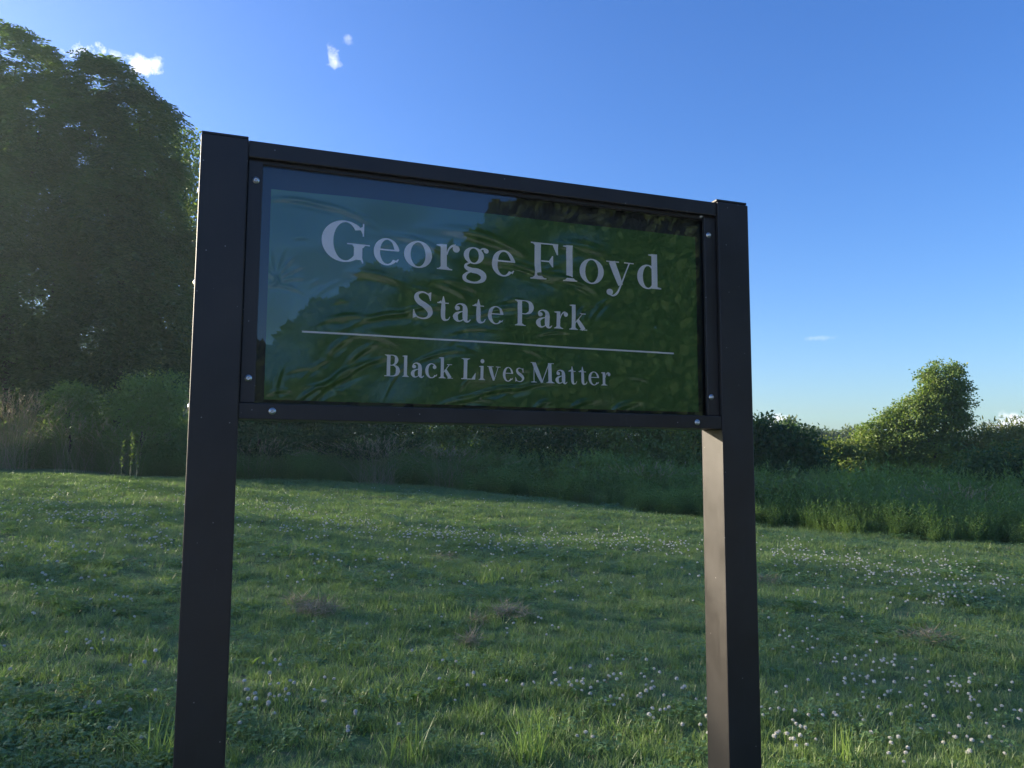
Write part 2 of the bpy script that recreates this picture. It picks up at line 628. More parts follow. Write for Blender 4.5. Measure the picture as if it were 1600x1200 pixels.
for k in range(26):
    crease(rng.uniform(.2, 1.1), rng.uniform(.16, .58), rng.uniform(-25, 40), rng.uniform(.015, .05), rng.uniform(.003, .006), rng.uniform(.0004, .0013))


def pucker(x, z):
    """how far the banner stands out towards the glazing"""
    h = .0016 * np.sin(x * 9 + z * 6 + .6) + .0013 * np.sin(x * 17 - z * 21 + 2.) + .0008 * np.sin(z * 38 + x * 7)
    h = h * np.clip((1.32 - x) / .5, .25, 1)
    for (cx, cz, a, L, wd, amp) in creases:
        u = (x - cx) * math.cos(a) + (z - cz) * math.sin(a)
        v = -(x - cx) * math.sin(a) + (z - cz) * math.cos(a)
        v = v + .12 * u * u / L
        h = h + amp * np.exp(-(u / L) ** 2 * 1.3) * (np.exp(-(v / wd) ** 2) - .45 * np.exp(-((v + wd * 1.7) / (wd * 1.3)) ** 2))
    return np.clip(h * 1.7, -.0058, .0092)


BY = .0385
nx, nz = 360, 160
gx, gzz = np.meshgrid(np.linspace(BX0, BX1, nx), np.linspace(BZ0, BZ1, nz), indexing='ij')
bv = np.stack([gx, BY - pucker(gx, gzz), gzz + H], -1).reshape(-1, 3)
i, j = np.meshgrid(np.arange(nx - 1), np.arange(nz - 1), indexing='ij')
k = (i * nz + j).ravel()
banner = link(bpy.data.objects.new('banner', mesh_np('banner', bv, [np.stack([k, k + nz, k + nz + 1, k + 1], 1)], M['vinyl'], True)), park_sign)

# ---- lettering: a high contrast serif alphabet drawn with tapered strokes (units: capital height)


def spline(pts, n=9):
    p = np.asarray(pts, float)
    p = np.concatenate([[2 * p[0] - p[1]], p, [2 * p[-1] - p[-2]]])
    out = []
    for a in range(1, len(p) - 2):
        t = np.linspace(0, 1, n, endpoint=(a == len(p) - 3))[:, None]
        p0, p1, p2, p3 = p[a - 1], p[a], p[a + 1], p[a + 2]
        out.append(.5 * (2 * p1 + (p2 - p0) * t + (2 * p0 - 5 * p1 + 4 * p2 - p3) * t ** 2 + (3 * p1 - p0 - 3 * p2 + p3) * t ** 3))
    return np.concatenate(out)


def stroke(*pts):
    s = spline(pts)
    xy, w = s[:, :2], np.maximum(s[:, 2], .012)
    t = np.gradient(xy, axis=0)
    t /= np.linalg.norm(t, axis=1)[:, None] + 1e-9
    nrm = np.stack([-t[:, 1], t[:, 0]], 1)
    return (xy + nrm * w[:, None] / 2, xy - nrm * w[:, None] / 2)


def bar(x0, y0, x1, y1, n=6):
    """upright or level bar from x0,y0 to x1,y1 as rows"""
    if abs(x1 - x0) > abs(y1 - y0):
        x = np.linspace(x0, x1, n)
        return (np.stack([x, np.full(n, y1)], 1), np.stack([x, np.full(n, y0)], 1))
    y = np.linspace(y0, y1, n)
    return (np.stack([np.full(n, x0), y], 1), np.stack([np.full(n, x1), y], 1))


def arc(cx, cy, rx, ry, ix, iy, a0, a1, icx=None, icy=None, n=40):
    a = np.radians(np.linspace(a0, a1, n))
    icx = cx if icx is None else icx
    icy = cy if icy is None else icy
    return (np.stack([cx + rx * np.cos(a), cy + ry * np.sin(a)], 1), np.stack([icx + ix * np.cos(a), icy + iy * np.sin(a)], 1))


def ball(cx, cy, r):
    return arc(cx, cy, r, r, .001, .001, 0, 360, n=22)


def serif(x0, x1, y, s0, s1, up=True, h=.034, br=.05):
    """hairline serif with a small bracket into the stem s0..s1"""
    sg = 1 if up else -1
    x = np.array([x0, (x0 + s0) / 2, s0, s1, (s1 + x1) / 2, x1])
    top = np.array([h * .8, h, h + br, h + br, h, h * .8]) * sg
    return (np.stack([x, y + top], 1), np.stack([x, np.full(6, y)], 1))


def quad(a, b, c, d):
    t = np.linspace(0, 1, 4)[:, None]
    a, b, c, d = map(np.array, (a, b, c, d))
    return (a + (b - a) * t, d + (c - d) * t)


ST = .160
XH = .675
G = {}
G['F'] = [bar(.10, 0, .10 + ST, 1), serif(0, .40, 0, .10, .275), bar(0, .962, .70, 1), quad((.70, 1), (.70, .70), (.672, .70), (.56, .963)),
          serif(0, .2, 1, .10, .19, False), bar(.27, .485, .55, .523), quad((.575, .66), (.575, .35), (.548, .35), (.46, .5)), quad((.575, .35), (.575, .66), (.548, .66), (.46, .51))]
G['l'] = [bar(.085, 0, .085 + ST, 1), serif(0, .345, 0, .085, .26), quad((0, .975), (.12, 1), (.12, .93), (0, .955))]
G['o'] = [arc(.315, .335, .315, .352, .168, .315, 0, 360, n=64)]
G['e'] = [arc(.30, .335, .30, .352, .168, .312, 8, 322, icx=.315, n=60), bar(.12, .365, .588, .405), stroke((.52, .085, .055), (.575, .16, .028))]
G['r'] = [bar(.10, 0, .10 + ST, XH), serif(0, .40, 0, .10, .275), quad((0, .655), (.13, XH), (.13, .60), (0, .63)),
          stroke((.26, .40, .03), (.31, .55, .04), (.40, .645, .06), (.49, .655, .09)), ball(.505, .575, .092)]
G['g'] = [arc(.30, .455, .255, .225, .125, .19, 0, 360, n=50), stroke((.45, .60, .04), (.52, .655, .045), (.60, .655, .07)), ball(.615, .61, .066),
          stroke((.22, .265, .03), (.11, .20, .06), (.115, .12, .10), (.24, .065, .13), (.42, .045, .15), (.545, -.04, .155), (.535, -.16, .12), (.42, -.24, .065),
                 (.27, -.262, .05), (.11, -.225, .085), (.062, -.13, .10), (.13, -.03, .06), (.24, .03, .035))]
G['d'] = [arc(.285, .33, .285, .35, .145, .312, 40, 322, icx=.30, n=50), bar(.40, 0, .40 + ST, 1), quad((.31, .975), (.43, 1), (.43, .93), (.31, .955)),
          quad((.55, .06), (.66, .035), (.66, .0), (.55, -.0))]
G['y'] = [stroke((.14, .66, .17), (.26, .34, .165), (.385, .02, .13)), stroke((.615, .66, .035), (.50, .34, .036), (.36, -.06, .045), (.28, -.22, .06), (.18, -.285, .045), (.08, -.25, .03)), ball(.095, -.19, .088),
          bar(-.01, .645, .33, XH), bar(.47, .645, .74, XH)]
G['v'] = [stroke((.14, .66, .17), (.25, .34, .165), (.375, .0, .10)), stroke((.60, .66, .035), (.49, .34, .036), (.375, .0, .05)), bar(-.01, .645, .33, XH), bar(.46, .645, .72, XH)]
S_ = [stroke((.535, .74, .03), (.48, .90, .038), (.31, .985, .05), (.15, .92, .10), (.115, .78, .15), (.20, .63, .185), (.37, .50, .21), (.515, .36, .19), (.55, .21, .145), (.47, .065, .08),
            (.31, .012, .05), (.13, .08, .038), (.045, .27, .03)), quad((.535, .99), (.563, .99), (.563, .68), (.53, .68)), quad((.015, .01), (.045, .01), (.045, .32), (.015, .32)),
      quad((.535, .99), (.55, .8), (.51, .86), (.45, .93)), quad((.03, .01), (.03, .2), (.08, .14), (.13, .06))]
G['S'] = S_
G['s'] = [(a * np.array([.86, XH]), b * np.array([.86, XH])) for a, b in S_]
G['t'] = [stroke((.225, .70, .10), (.225, .5, ST), (.225, .17, ST), (.265, .045, .13), (.35, .015, .06), (.43, .05, .04), (.485, .15, .026)),
          quad((.21, .90), (.232, .90), (.312, .62), (.137, .62)), bar(0, .628, .43, .665), quad((.0, .64), (.14, .74), (.16, .64), (.1, .63))]
G['a'] = [ball(.145, .50, .085), stroke((.075, .52, .04), (.13, .625, .042), (.25, .668, .055), (.37, .605, .12), (.405, .46, .165), (.405, .15, .165), (.44, .035, .11), (.51, .012, .055), (.585, .09, .026)),
          stroke((.36, .395, .035), (.24, .36, .05), (.12, .28, .12), (.085, .17, .165), (.135, .05, .11), (.22, .012, .05), (.33, .07, .035), (.38, .16, .03))]
G['P'] = [bar(.10, 0, .10 + ST, 1), serif(0, .40, 0, .10, .275), serif(0, .25, 1, .10, .24, False), stroke((.2, .98, .038), (.40, .98, .042), (.55, .91, .12), (.60, .74, .18), (.55, .56, .12), (.40, .475, .042), (.26, .47, .036))]
G['B'] = [bar(.10, 0, .10 + ST, 1), bar(0, 0, .2, .034), serif(0, .2, 1, .10, .19, False), stroke((.2, .98, .038), (.38, .98, .042), (.50, .91, .11), (.535, .76, .165), (.48, .60, .10), (.36, .525, .04), (.26, .52, .034)),
          stroke((.26, .52, .034), (.42, .51, .045), (.56, .43, .13), (.605, .27, .185), (.55, .10, .13), (.40, .02, .042), (.15, .018, .036))]
G['k'] = [bar(.095, 0, .095 + ST, 1), serif(0, .36, 0, .095, .27), quad((0, .975), (.12, 1), (.12, .93), (0, .955)), stroke((.24, .27, .036), (.39, .46, .036), (.54, .65, .036)),
          stroke((.33, .42, .12), (.46, .22, .165), (.60, .02, .165)), bar(.42, .645, .68, XH), bar(.44, 0, .745, .03)]
G['c'] = [arc(.30, .335, .30, .352, .168, .312, 48, 322, icx=.32, n=50), ball(.455, .51, .09), stroke((.52, .085, .055), (.575, .17, .026))]
G['L'] = [bar(.10, 0, .10 + ST, 1), serif(0, .38, 1, .10, .275, False), bar(0, 0, .62, .036), quad((.63, .0), (.655, .32), (.63, .32), (.46, .035)), serif(0, .2, 0, .10, .19)]
G['i'] = [bar(.09, 0, .09 + ST, XH), serif(0, .35, 0, .09, .265), quad((0, .655), (.12, XH), (.12, .60), (0, .63)), ball(.18, .90, .105)]
G['M'] = [bar(.115, 0, .15, .98), serif(0, .265, 0, .115, .15, br=.02), stroke((.12, .98, .17), (.30, .5, .185), (.495, .0, .11)), stroke((.49, .0, .04), (.66, .48, .036), (.83, .97, .036)),
          bar(.79, 0, .79 + ST, 1), serif(.69, 1.065, 0, .79, .965), bar(-.02, .965, .14, 1), bar(.82, .966, 1.065, 1)]
G['G'] = [arc(.42, .5, .42, .518, .225, .477, 38, 322, icx=.44, n=60), stroke((.62, .935, .05), (.72, .84, .03), (.775, .70, .022)), quad((.755, .98), (.785, .98), (.785, .66), (.76, .66)),
          quad((.77, .92), (.77, .72), (.735, .80), (.70, .86)), bar(.60, .06, .60 + ST, .44), quad((.47, .46), (.90, .46), (.90, .43), (.47, .43)), quad((.56, .44), (.82, .44), (.775, .37), (.60, .37)),
          stroke((.74, .10, .05), (.775, -.015, .02))]


def glass_pt(px, py):
    """point of the banner plane seen at that point of the photograph: (along the sign, height above the camera)"""
    d = pix_dir(px, py)
    dx, dy = math.sin(TH), math.cos(TH)
    nx_, ny_ = -dy, dx
    P0 = Vector((SX + nx_ * BY, SY + ny_ * BY, 0))
    t = (P0.x * nx_ + P0.y * ny_) / (d.x * nx_ + d.y * ny_)
    q = d * t - P0
    return q.x * dx + q.y * dy, q.z


def letter_line(text, xs, base, cap):
    """xs: left and right edge of every letter (photograph pixels); base: (px,py) points on the baseline; cap height in metres"""
    g = Geo()
    (ax, az), (bx_, bz_) = glass_pt(*base[0]), glass_pt(*base[1])
    lay = 0
    for ch, (l, r) in zip(text, xs):
        # y pixel on the baseline at that x
        py = base[0][1] + (l - base[0][0]) / (base[1][0] - base[0][0]) * (base[1][1] - base[0][1])
        x0 = glass_pt(l, py - 12)[0]
        x1 = glass_pt(r, py - 12)[0]
        allp = np.concatenate([np.concatenate(s) for s in G[ch]])
        m0, m1 = allp[:, 0].min(), allp[:, 0].max()
        for A, B in G[ch]:
            rows = []
            for P in (A, B):
                X = x0 + (P[:, 0] - m0) / (m1 - m0) * (x1 - x0)
                zb = az + (X - ax) / (bx_ - ax) * (bz_ - az)
                Zr = zb + P[:, 1] * cap
                rows.append((X, Zr))
            lay = (lay + 1) % 9
            mids = []
            n_across = 4
            prev = None
            for s in range(n_across + 1):
                f = s / n_across
                X = rows[0][0] * (1 - f) + rows[1][0] * f
                Zr = rows[0][1] * (1 - f) + rows[1][1] * f
                row = np.stack([X, BY - pucker(X, Zr) - .0011 - lay * .00003, Zr + H], 1)
                if prev is not None:
                    g.strip(prev, row)
                prev = row
    return g.build('lettering', M['letter_white'], banner, False)


def words(ws, xs, base, cap):
    i0 = 0
    for wd in ws:
        letter_line(wd, xs[i0:i0 + len(wd)], base, cap)
        i0 += len(wd)


L1 = [(499.8, 575.6), (581.7, 621.8), (629, 672.6), (679.8, 715.8), (720, 761.7), (766.9, 803.3), (828, 870.5), (878, 899), (903.6, 941), (945, 988), (993.6, 1030.7)]
L2 = [(643.6, 675), (681.6, 702.4), (706.6, 734.4), (737, 757.6), (761, 785.2), (803, 832.4), (836, 862), (865, 886.4), (889, 917)]
L3 = [(601, 625), (628.5, 639), (641.9, 662.5), (664, 682.5), (685, 706.9), (719.8, 742.3), (747, 757), (760, 780.6), (784.8, 801), (804.8, 818.5), (828.8, 865.6), (867.5, 886), (888, 901), (904, 917),
      (919, 935.6), (938.8, 953.5)]
words(('George', 'Floyd'), L1, [(540, 411), (1020, 449.5)], glass_pt(850, 379)[1] - glass_pt(850, 435.8)[1])
words(('State', 'Park'), L2, [(660, 499.5), (905, 514.5)], glass_pt(815, 469.5)[1] - glass_pt(815, 509.3)[1])
words(('Black', 'Lives', 'Matter'), L3, [(610, 589.5), (945, 601)], glass_pt(612, 556)[1] - glass_pt(612, 589.5)[1])
xa, za = glass_pt(471, 521)
xb, zb_ = glass_pt(1052, 550)
X = np.linspace(xa, xb, 160)
Zl = np.linspace(za, zb_, 160)
g = Geo()
pp = pucker(X, Zl)
g.strip(np.stack([X, BY - pp - .0011, Zl + H + .0021], 1), np.stack([X, BY - pp - .0011, Zl + H - .0021], 1))
g.build('divider_line', M['letter_white'], banner)

# ------------------------------------------------------------------ foliage builders



def unit(v):
    return v / (np.linalg.norm(v, axis=-1, keepdims=True) + 1e-9)


def rand_dirs(n):
    return unit(rng.normal(size=(n, 3)))


def leaf_quads(g, P, D, N, L, Wd, fold=.0):
    """kite shaped leaves: base P, direction D, normal N, length L, width Wd"""
    D = unit(D)
    S = unit(np.cross(D, N))
    N2 = np.cross(S, D)
    L = np.asarray(L)[:, None]
    Wd = np.asarray(Wd)[:, None]
    a = P
    b = P + D * L * .42 + S * Wd * .5 + N2 * Wd * fold
    c = P + D * L
    d = P + D * L * .42 - S * Wd * .5 + N2 * Wd * fold
    V = np.stack([a, b, c, d], 1).reshape(-1, 3)
    k = np.arange(len(P)) * 4
    g.add(V, np.stack([k, k + 1, k + 2, k + 3], 1))


def fronds(g, P, D, L, pairs=6, droop=.5):
    """feather-compound leaves: leaflets in pairs along a drooping midrib"""
    D = unit(D)
    n = len(P)
    up = np.tile([0., 0., 1.], (n, 1))
    S = unit(np.cross(D, up))
    ts = np.linspace(.18, 1.0, pairs)
    for t in ts:
        base = P + D * (L * t)[:, None]
        base[:, 2] -= droop * (t ** 2) * L
        for sg in (-1, 1):
            ld = S * sg * .85 + D * .5 + rng.normal(size=(n, 3)) * .12
            ld[:, 2] -= .35
            ll = L * rng.uniform(.24, .34, n) * (1.0 - .35 * abs(t - .55))
            N = unit(up + rng.normal(size=(n, 3)) * .35)
            leaf_quads(g, base, ld, N, ll, ll * .36)


def lobe_points(lobes, n, shell=.45):
    n = int(n * 1.25)
    c = np.array([l[0] for l in lobes], float)
    r = np.array([l[1] for l in lobes], float)
    wgt = (r[:, 0] * r[:, 1] + r[:, 0] * r[:, 2] + r[:, 1] * r[:, 2])
    idx = rng.choice(len(lobes), n, p=wgt / wgt.sum())
    d = rand_dirs(n)
    rad = shell + (1 - shell) * rng.random(n) ** .6
    rad = np.where(rng.random(n) < .05, rad * rng.uniform(1.1, 1.3, n), rad)   # stray twigs
    bump = 1 + .16 * np.sin(d[:, 0] * 5 + idx * 1.7) * np.sin(d[:, 2] * 6 + idx) + .10 * np.sin(d[:, 1] * 9 + d[:, 2] * 7 + idx * 2.1)
    P = c[idx] + d * r[idx] * (rad * bump)[:, None]
    # hollows between the leaf masses
    k = 3.6 / float(np.median(r))
    q = np.sin(P[:, 0] * k + 1.1 * np.sin(P[:, 2] * k * .6)) * np.sin(P[:, 2] * k * 1.1 + 1.2 * np.sin(P[:, 1] * k * .7 + 1)) * np.sin(P[:, 1] * k * .9 + .5) 
    keep = (q > -.16) | (rng.random(n) < .36)
    keep = np.where(keep)[0]
    P, d, idx = P[keep], d[keep], idx[keep]
    return P, unit(d * r[idx]), idx


def frond_crown(lobes, clusters, per, L0, L1, pairs=6):
    g = Geo()
    lobes = [(c, tuple(x * .88 for x in r)) for c, r in lobes]
    P, O, _ = lobe_points(lobes, clusters, .62)
    P = np.repeat(P, per, 0)
    O = np.repeat(O, per, 0)
    n = len(P)
    D = O * .9 + rand_dirs(n) * .8
    D[:, 2] += .25
    fronds(g, P + rng.normal(size=(n, 3)) * .10, D, rng.uniform(L0, L1, n), pairs, .55)
    return g


def leaf_crown(lobes, clusters, per, spread, l0, l1, asp=.6, upward=.3, shell=.45):
    g = Geo()
    P, O, _ = lobe_points(lobes, clusters, shell)
    P = np.repeat(P, per, 0)
    O = np.repeat(O, per, 0)
    n = len(P)
    P = P + rng.normal(size=(n, 3)) * spread * np.array([1, 1, .7])
    D = O * .5 + rand_dirs(n)
    D[:, 2] -= .15
    N = unit(O * .6 + rand_dirs(n) * .8 + np.array([0, 0, upward]))
    L = rng.uniform(l0, l1, n)
    leaf_quads(g, P, D, N, L, L * asp * rng.uniform(.8, 1.2, n), .08)
    return g


def limbs(base, lobes, r0, forks=3, seg=7):
    """trunk with limbs that reach into every lobe and twigs beyond"""
    g = Geo()
    base = np.array(base, float)
    cs = np.array([l[0] for l in lobes])
    top = cs.mean(0)
    n = 7
    t = np.linspace(0, 1, n)[:, None]
    trunk = base + (top - base) * t * np.array([1, 1, .85])
    trunk[1:, :2] += np.cumsum(rng.normal(size=(n - 1, 2)) * r0 * .25, 0)
    g.tube(trunk, np.linspace(r0, r0 * .45, n), seg)
    for c, r in lobes:
        c = np.array(c)
        s = trunk[rng.integers(2, n)]
        mid = (s + c) / 2 + rng.normal(size=3) * .2
        mid[2] -= .1 * np.linalg.norm(c - s)
        pts = spline([s, mid, c], 4)
        g.tube(pts, np.linspace(r0 * .4, r0 * .14, len(pts)), 6)
        for _ in range(forks):
            e = c + rand_dirs(1)[0] * np.array(r) * .8
            pts = spline([c, (c + e) / 2 + rng.normal(size=3) * .08, e], 3)
            g.tube(pts, np.linspace(r0 * .14, r0 * .04, len(pts)), 4)
    return g


def px_lobes(lst, Y):
    """(px, py, half width px, half height px, offset in depth m) -> lobes in metres at distance Y"""
    out = []
    for (px, py, rx, rz, dy) in lst:
        y = Y + dy
        c = at(px, py, y)
        s = y / FPX
        out.append((tuple(c), (rx * s, (rx + rz) / 2 * s, rz * s)))
    return out


def plant(name, label, cat, crown, stemg, leafm, barkm, base, group=None, parts=('crown', 'trunk')):
    """a thing with a crown and a stem, origin at its base"""
    o = empty(name, base, label, cat, group)
    off = np.array(base)
    for gg, nm, mt in ((crown, parts[0], leafm), (stemg, parts[1], barkm)):
        if gg is None:
            continue
        gg.v = [v - off for v in gg.v]
        gg.build(nm, mt, o)
    return o


def on_ground(px, Y):
    d = pix_dir(px, 708)
    x = d.x / d.y * Y
    return (x, Y, float(gz(x, Y)))


# ------------------------------------------------------------------ tall trees at the left
Yt = 27.0
tA = px_lobes([(20, 110, 66, 55, 0), (-70, 170, 90, 90, .5), (60, 200, 80, 70, -.6), (0, 330, 100, 85, -.8), (-90, 380, 100, 110, 0), (95, 330, 62, 75, .2), (40, 470, 95, 80, -.3),
               (-60, 540, 100, 80, .3), (110, 560, 60, 60, .6), (30, 590, 80, 50, .4), (50, 465, 62, 60, 1.2), (-20, 250, 80, 80, 1.2)], Yt)
plant('tall_tree', 'tallest feathery-leaved tree at the far left edge behind the weeds', 'tree', frond_crown(tA, 1050, 15, .5, .9), limbs(on_ground(10, Yt), tA, .17), M['tree_leaf'], M['bark'],
      on_ground(10, Yt), 'tall trees left of the sign')
tB = px_lobes([(165, 150, 58, 40, 0), (215, 195, 48, 40, .3), (135, 215, 62, 55, -.4), (215, 270, 58, 50, -.4), (165, 330, 70, 60, -.7), (240, 360, 42, 55, .4), (180, 430, 75, 65, -.2),
               (235, 470, 50, 55, .2), (165, 530, 70, 55, .3), (230, 560, 55, 45, .5), (150, 425, 60, 55, 1.3), (215, 400, 50, 60, 1.2)], Yt + .6)
plant('tall_tree', 'broad feathery-leaved tree between the tallest tree and the left post', 'tree', frond_crown(tB, 940, 15, .5, .9), limbs(on_ground(185, Yt + .6), tB, .14), M['tree_leaf'], M['bark'],
      on_ground(185, Yt + .6), 'tall trees left of the sign')
tC = px_lobes([(285, 240, 26, 30, 0), (278, 300, 36, 30, .3), (300, 370, 40, 42, 0), (290, 450, 42, 45, -.2), (320, 520, 50, 50, .2), (285, 560, 45, 45, .2), (340, 420, 42, 60, .5)], Yt + 3)
tC = [(c, tuple(x * 1.22 for x in r)) for c, r in tC]
plant('slender_tree', 'lower lighter tree just showing beside the left post', 'tree', leaf_crown(tC, 2300, 13, .22, .10, .18), limbs(on_ground(300, Yt + 3), tC, .12), M['small_tree_leaf'], M['bark'],
      on_ground(300, Yt + 3), 'tall trees left of the sign')

# ------------------------------------------------------------------ the lone tree at the right
Yr = 30.0
tR = px_lobes([(1478, 588, 27, 23, 0), (1492, 614, 24, 26, .2), (1462, 612, 19, 18, -.2), (1504, 640, 12, 24, .2), (1434, 648, 34, 25, -.3), (1484, 660, 28, 34, .1), (1400, 656, 24, 20, -.1), (1452, 626, 24, 22, -.2),
               (1374, 690, 24, 24, -.2), (1408, 690, 32, 30, -.3), (1450, 700, 38, 30, -.2), (1486, 702, 22, 20, .3), (1360, 670, 15, 13, 0), (1420, 626, 11, 9, 0), (1510, 598, 9, 10, .1), (1452, 580, 9, 9, 0),
               (1498, 568, 10, 9, .1), (1405, 718, 40, 18, -.3)], Yr)
tR = [((c[0] - .12, c[1], c[2]), tuple(x * 1.14 for x in r)) for c, r in tR]
plant('lone_tree', 'single leaning tree overgrown with vines on the right, standing clear against the sky', 'tree', leaf_crown(tR, 2900, 16, .12, .06, .115, .7),
      limbs(on_ground(1445, Yr), tR, .13, 5), M['small_tree_leaf'], M['bark'], on_ground(1445, Yr))

# ------------------------------------------------------------------ air volume added in place of lens flare
hm = bpy.data.materials.new('veil_air')
hm.use_nodes = True
hm.node_tree.nodes.clear()
ho = hm.node_tree.nodes.new('ShaderNodeOutputMaterial')
hv = hm.node_tree.nodes.new('ShaderNodeVolumePrincipled')
hv.inputs['Density'].default_value = FLARE_VEIL
hv.inputs['Anisotropy'].default_value = .45
hv.inputs['Color'].default_value = (.70, .93, 1.0, 1)
hm.node_tree.links.new(hv.outputs[0], ho.inputs['Volume'])
flare_veil = box('flare_veil', (-1000, -1000, -24), (1000, 1000, 17), hm, None)
tag(flare_veil, 'thin added veil in the air imitating lens glare', 'flare_veil', kind='stuff')

# ------------------------------------------------------------------ shrubs


def shrub(name, label, lst, Y, clusters, per, spread, l0, l1, mat, asp=.6, base_px=None, group='shrubs behind the weeds', upward=.3):
    lb = px_lobes(lst, Y)
    bx_ = base_px or lst[0][0]
    b = on_ground(bx_, Y)
    plant(name, label, 'shrub', leaf_crown(lb, int(clusters * 1.9), per, spread, l0, l1, asp, upward), limbs(b, lb, .045, 3, 5), mat, M['bark'], b, group, ('foliage', 'stem'))


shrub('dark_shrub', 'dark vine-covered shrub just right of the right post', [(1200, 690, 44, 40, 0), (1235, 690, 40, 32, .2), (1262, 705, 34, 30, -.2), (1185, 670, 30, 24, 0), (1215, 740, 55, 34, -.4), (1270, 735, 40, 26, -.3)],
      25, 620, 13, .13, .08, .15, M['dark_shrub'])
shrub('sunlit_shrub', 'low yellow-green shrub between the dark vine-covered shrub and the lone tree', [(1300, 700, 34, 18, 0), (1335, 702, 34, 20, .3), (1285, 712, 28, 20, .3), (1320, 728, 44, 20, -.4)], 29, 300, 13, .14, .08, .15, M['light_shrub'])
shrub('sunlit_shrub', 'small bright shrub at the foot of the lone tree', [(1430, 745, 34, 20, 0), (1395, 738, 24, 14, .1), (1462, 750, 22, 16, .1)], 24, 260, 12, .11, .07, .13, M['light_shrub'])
shrub('broad_shrub', 'big dark rounded shrub at the right edge', [(1530, 738, 46, 40, 0), (1580, 735, 52, 44, .1), (1500, 762, 36, 30, .2), (1640, 740, 60, 50, .2)], 22.5, 620, 13, .13, .07, .13, M['dark_shrub'])
shrub('feathery_shrub', 'pale feathery shrub standing behind the big dark rounded one', [(1535, 690, 34, 26, 0), (1565, 680, 32, 24, .3), (1600, 680, 40, 28, .4), (1510, 705, 26, 20, 0), (1660, 685, 50, 34, .2)], 30, 520, 14, .2, .12, .22, M['feathery'], .25, upward=.0)
shrub('grey_shrub', 'round grey-green shrub under the broad tree beside the left post', [(222, 620, 38, 28, 0), (262, 616, 30, 30, .1), (192, 640, 28, 20, .2), (235, 655, 55, 24, 0), (220, 690, 60, 30, .2)], 25.0, 520, 12, .12, .06, .12, M['weed_leaf'])
shrub('grey_shrub', 'small soft shrub under the tallest tree at the left', [(112, 622, 20, 20, 0), (92, 634, 24, 18, .1), (130, 630, 28, 20, .1), (110, 665, 44, 30, .1)], 25.0, 260, 12, .12, .06, .12, M['weed_leaf'])
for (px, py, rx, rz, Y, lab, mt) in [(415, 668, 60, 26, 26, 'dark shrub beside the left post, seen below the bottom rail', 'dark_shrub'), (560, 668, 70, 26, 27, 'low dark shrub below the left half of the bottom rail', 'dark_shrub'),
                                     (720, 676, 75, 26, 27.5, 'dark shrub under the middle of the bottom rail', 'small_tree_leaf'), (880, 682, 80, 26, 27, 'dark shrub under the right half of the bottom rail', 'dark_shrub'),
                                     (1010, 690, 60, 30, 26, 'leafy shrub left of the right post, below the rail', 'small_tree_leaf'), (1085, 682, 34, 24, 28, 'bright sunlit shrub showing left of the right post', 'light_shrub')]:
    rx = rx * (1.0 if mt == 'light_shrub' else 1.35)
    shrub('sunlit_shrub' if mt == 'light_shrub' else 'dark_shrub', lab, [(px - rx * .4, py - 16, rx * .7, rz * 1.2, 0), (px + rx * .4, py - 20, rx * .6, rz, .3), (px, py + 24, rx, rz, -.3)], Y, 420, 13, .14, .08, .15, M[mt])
# far trees
for (px, py, rx, rz, Y, lab) in [(1232, 664, 14, 14, 85, 'distant tree top over the dark vine-covered shrub'), (1290, 676, 22, 8, 95, 'distant low tree over the sunlit shrub'),
                                 (1332, 674, 16, 10, 90, 'distant rounded tree left of the lone tree'), (1268, 672, 14, 9, 92, 'distant tree between two others on the skyline')]:
    lb = px_lobes([(px, py, rx, rz, 0), (px - rx * .6, py + 8, rx * .7, rz, .5), (px + rx * .6, py + 7, rx * .7, rz, -.5), (px, py + 26, rx * 1.2, 22, 0)], Y)
    b = on_ground(px, Y)
    plant('distant_tree', lab, 'tree', leaf_crown(lb, 200, 12, .35, .25, .45, .7), limbs(b, lb, .2, 2, 5), M['far_leaf'], M['bark'], b, 'far trees on the skyline')

# ------------------------------------------------------------------ woods off to the left (between the sun and the lawn) and behind the viewer
U = np.array([.951, -.309])                # heading of the sunlight over the ground
Pd = np.array([.309, .951])


def woodland(name, label, p0, p1, s, topf, depth, n, size):
    g = Geo()
    p = rng.uniform(p0, p1, n)
    p = p[(rng.random(n) < .6) | (p < 11) | (p > 26)]
    p = np.concatenate([p, rng.uniform(1.0, 2.7, n // 11)]) if p0 < 0 else p
    n = len(p)
    ss = s + rng.uniform(-depth, 0, n)
    xy = p[:, None] * Pd + ss[:, None] * U
    base = gz(xy[:, 0], xy[:, 1])
    top = topf(p) + (-ss + s) * .12
    z = base + (top - base) * rng.random(n) ** .8
    P = np.stack([xy[:, 0], xy[:, 1], z], 1)
    L = rng.uniform(size * .7, size * 1.3, n)
    leaf_quads(g, P, rand_dirs(n), rand_dirs(n), L, L * .7, .1)
    for k in range(18):
        q = rng.uniform(p0, p1)
        w = q * Pd + (s - depth * .5) * U
        zb = float(gz(w[0], w[1]))
        g.tube([(w[0], w[1], zb - .2), (w[0] + .1, w[1], zb + 3), (w[0] - .1, w[1] + .2, zb + 5.5)], [.18, .14, .08], 6)
    o = g.build(name, M['tree_leaf'])
    return tag(o, label, 'woodland', kind='stuff')


def top_left(p):
    t = H - .37 + 32 * math.tan(SUN_EL)
    t = t + .16 * np.sin(p * 2.3) + .12 * np.sin(p * 5.1 + 1)
    t = t + np.interp(p, [9, 12, 21, 23.5, 28, 29.5, 40], [0, 1.35, 1.35, 1.7, 1.7, .1, .0])
    t = t - 1.05 * np.exp(-((p - 3.7) / .55) ** 4)
    return t


woodland('woodland', 'dense dark woodland beyond the left edge of the lawn', -.6, 33, -32, top_left, 7, 68000, .16)


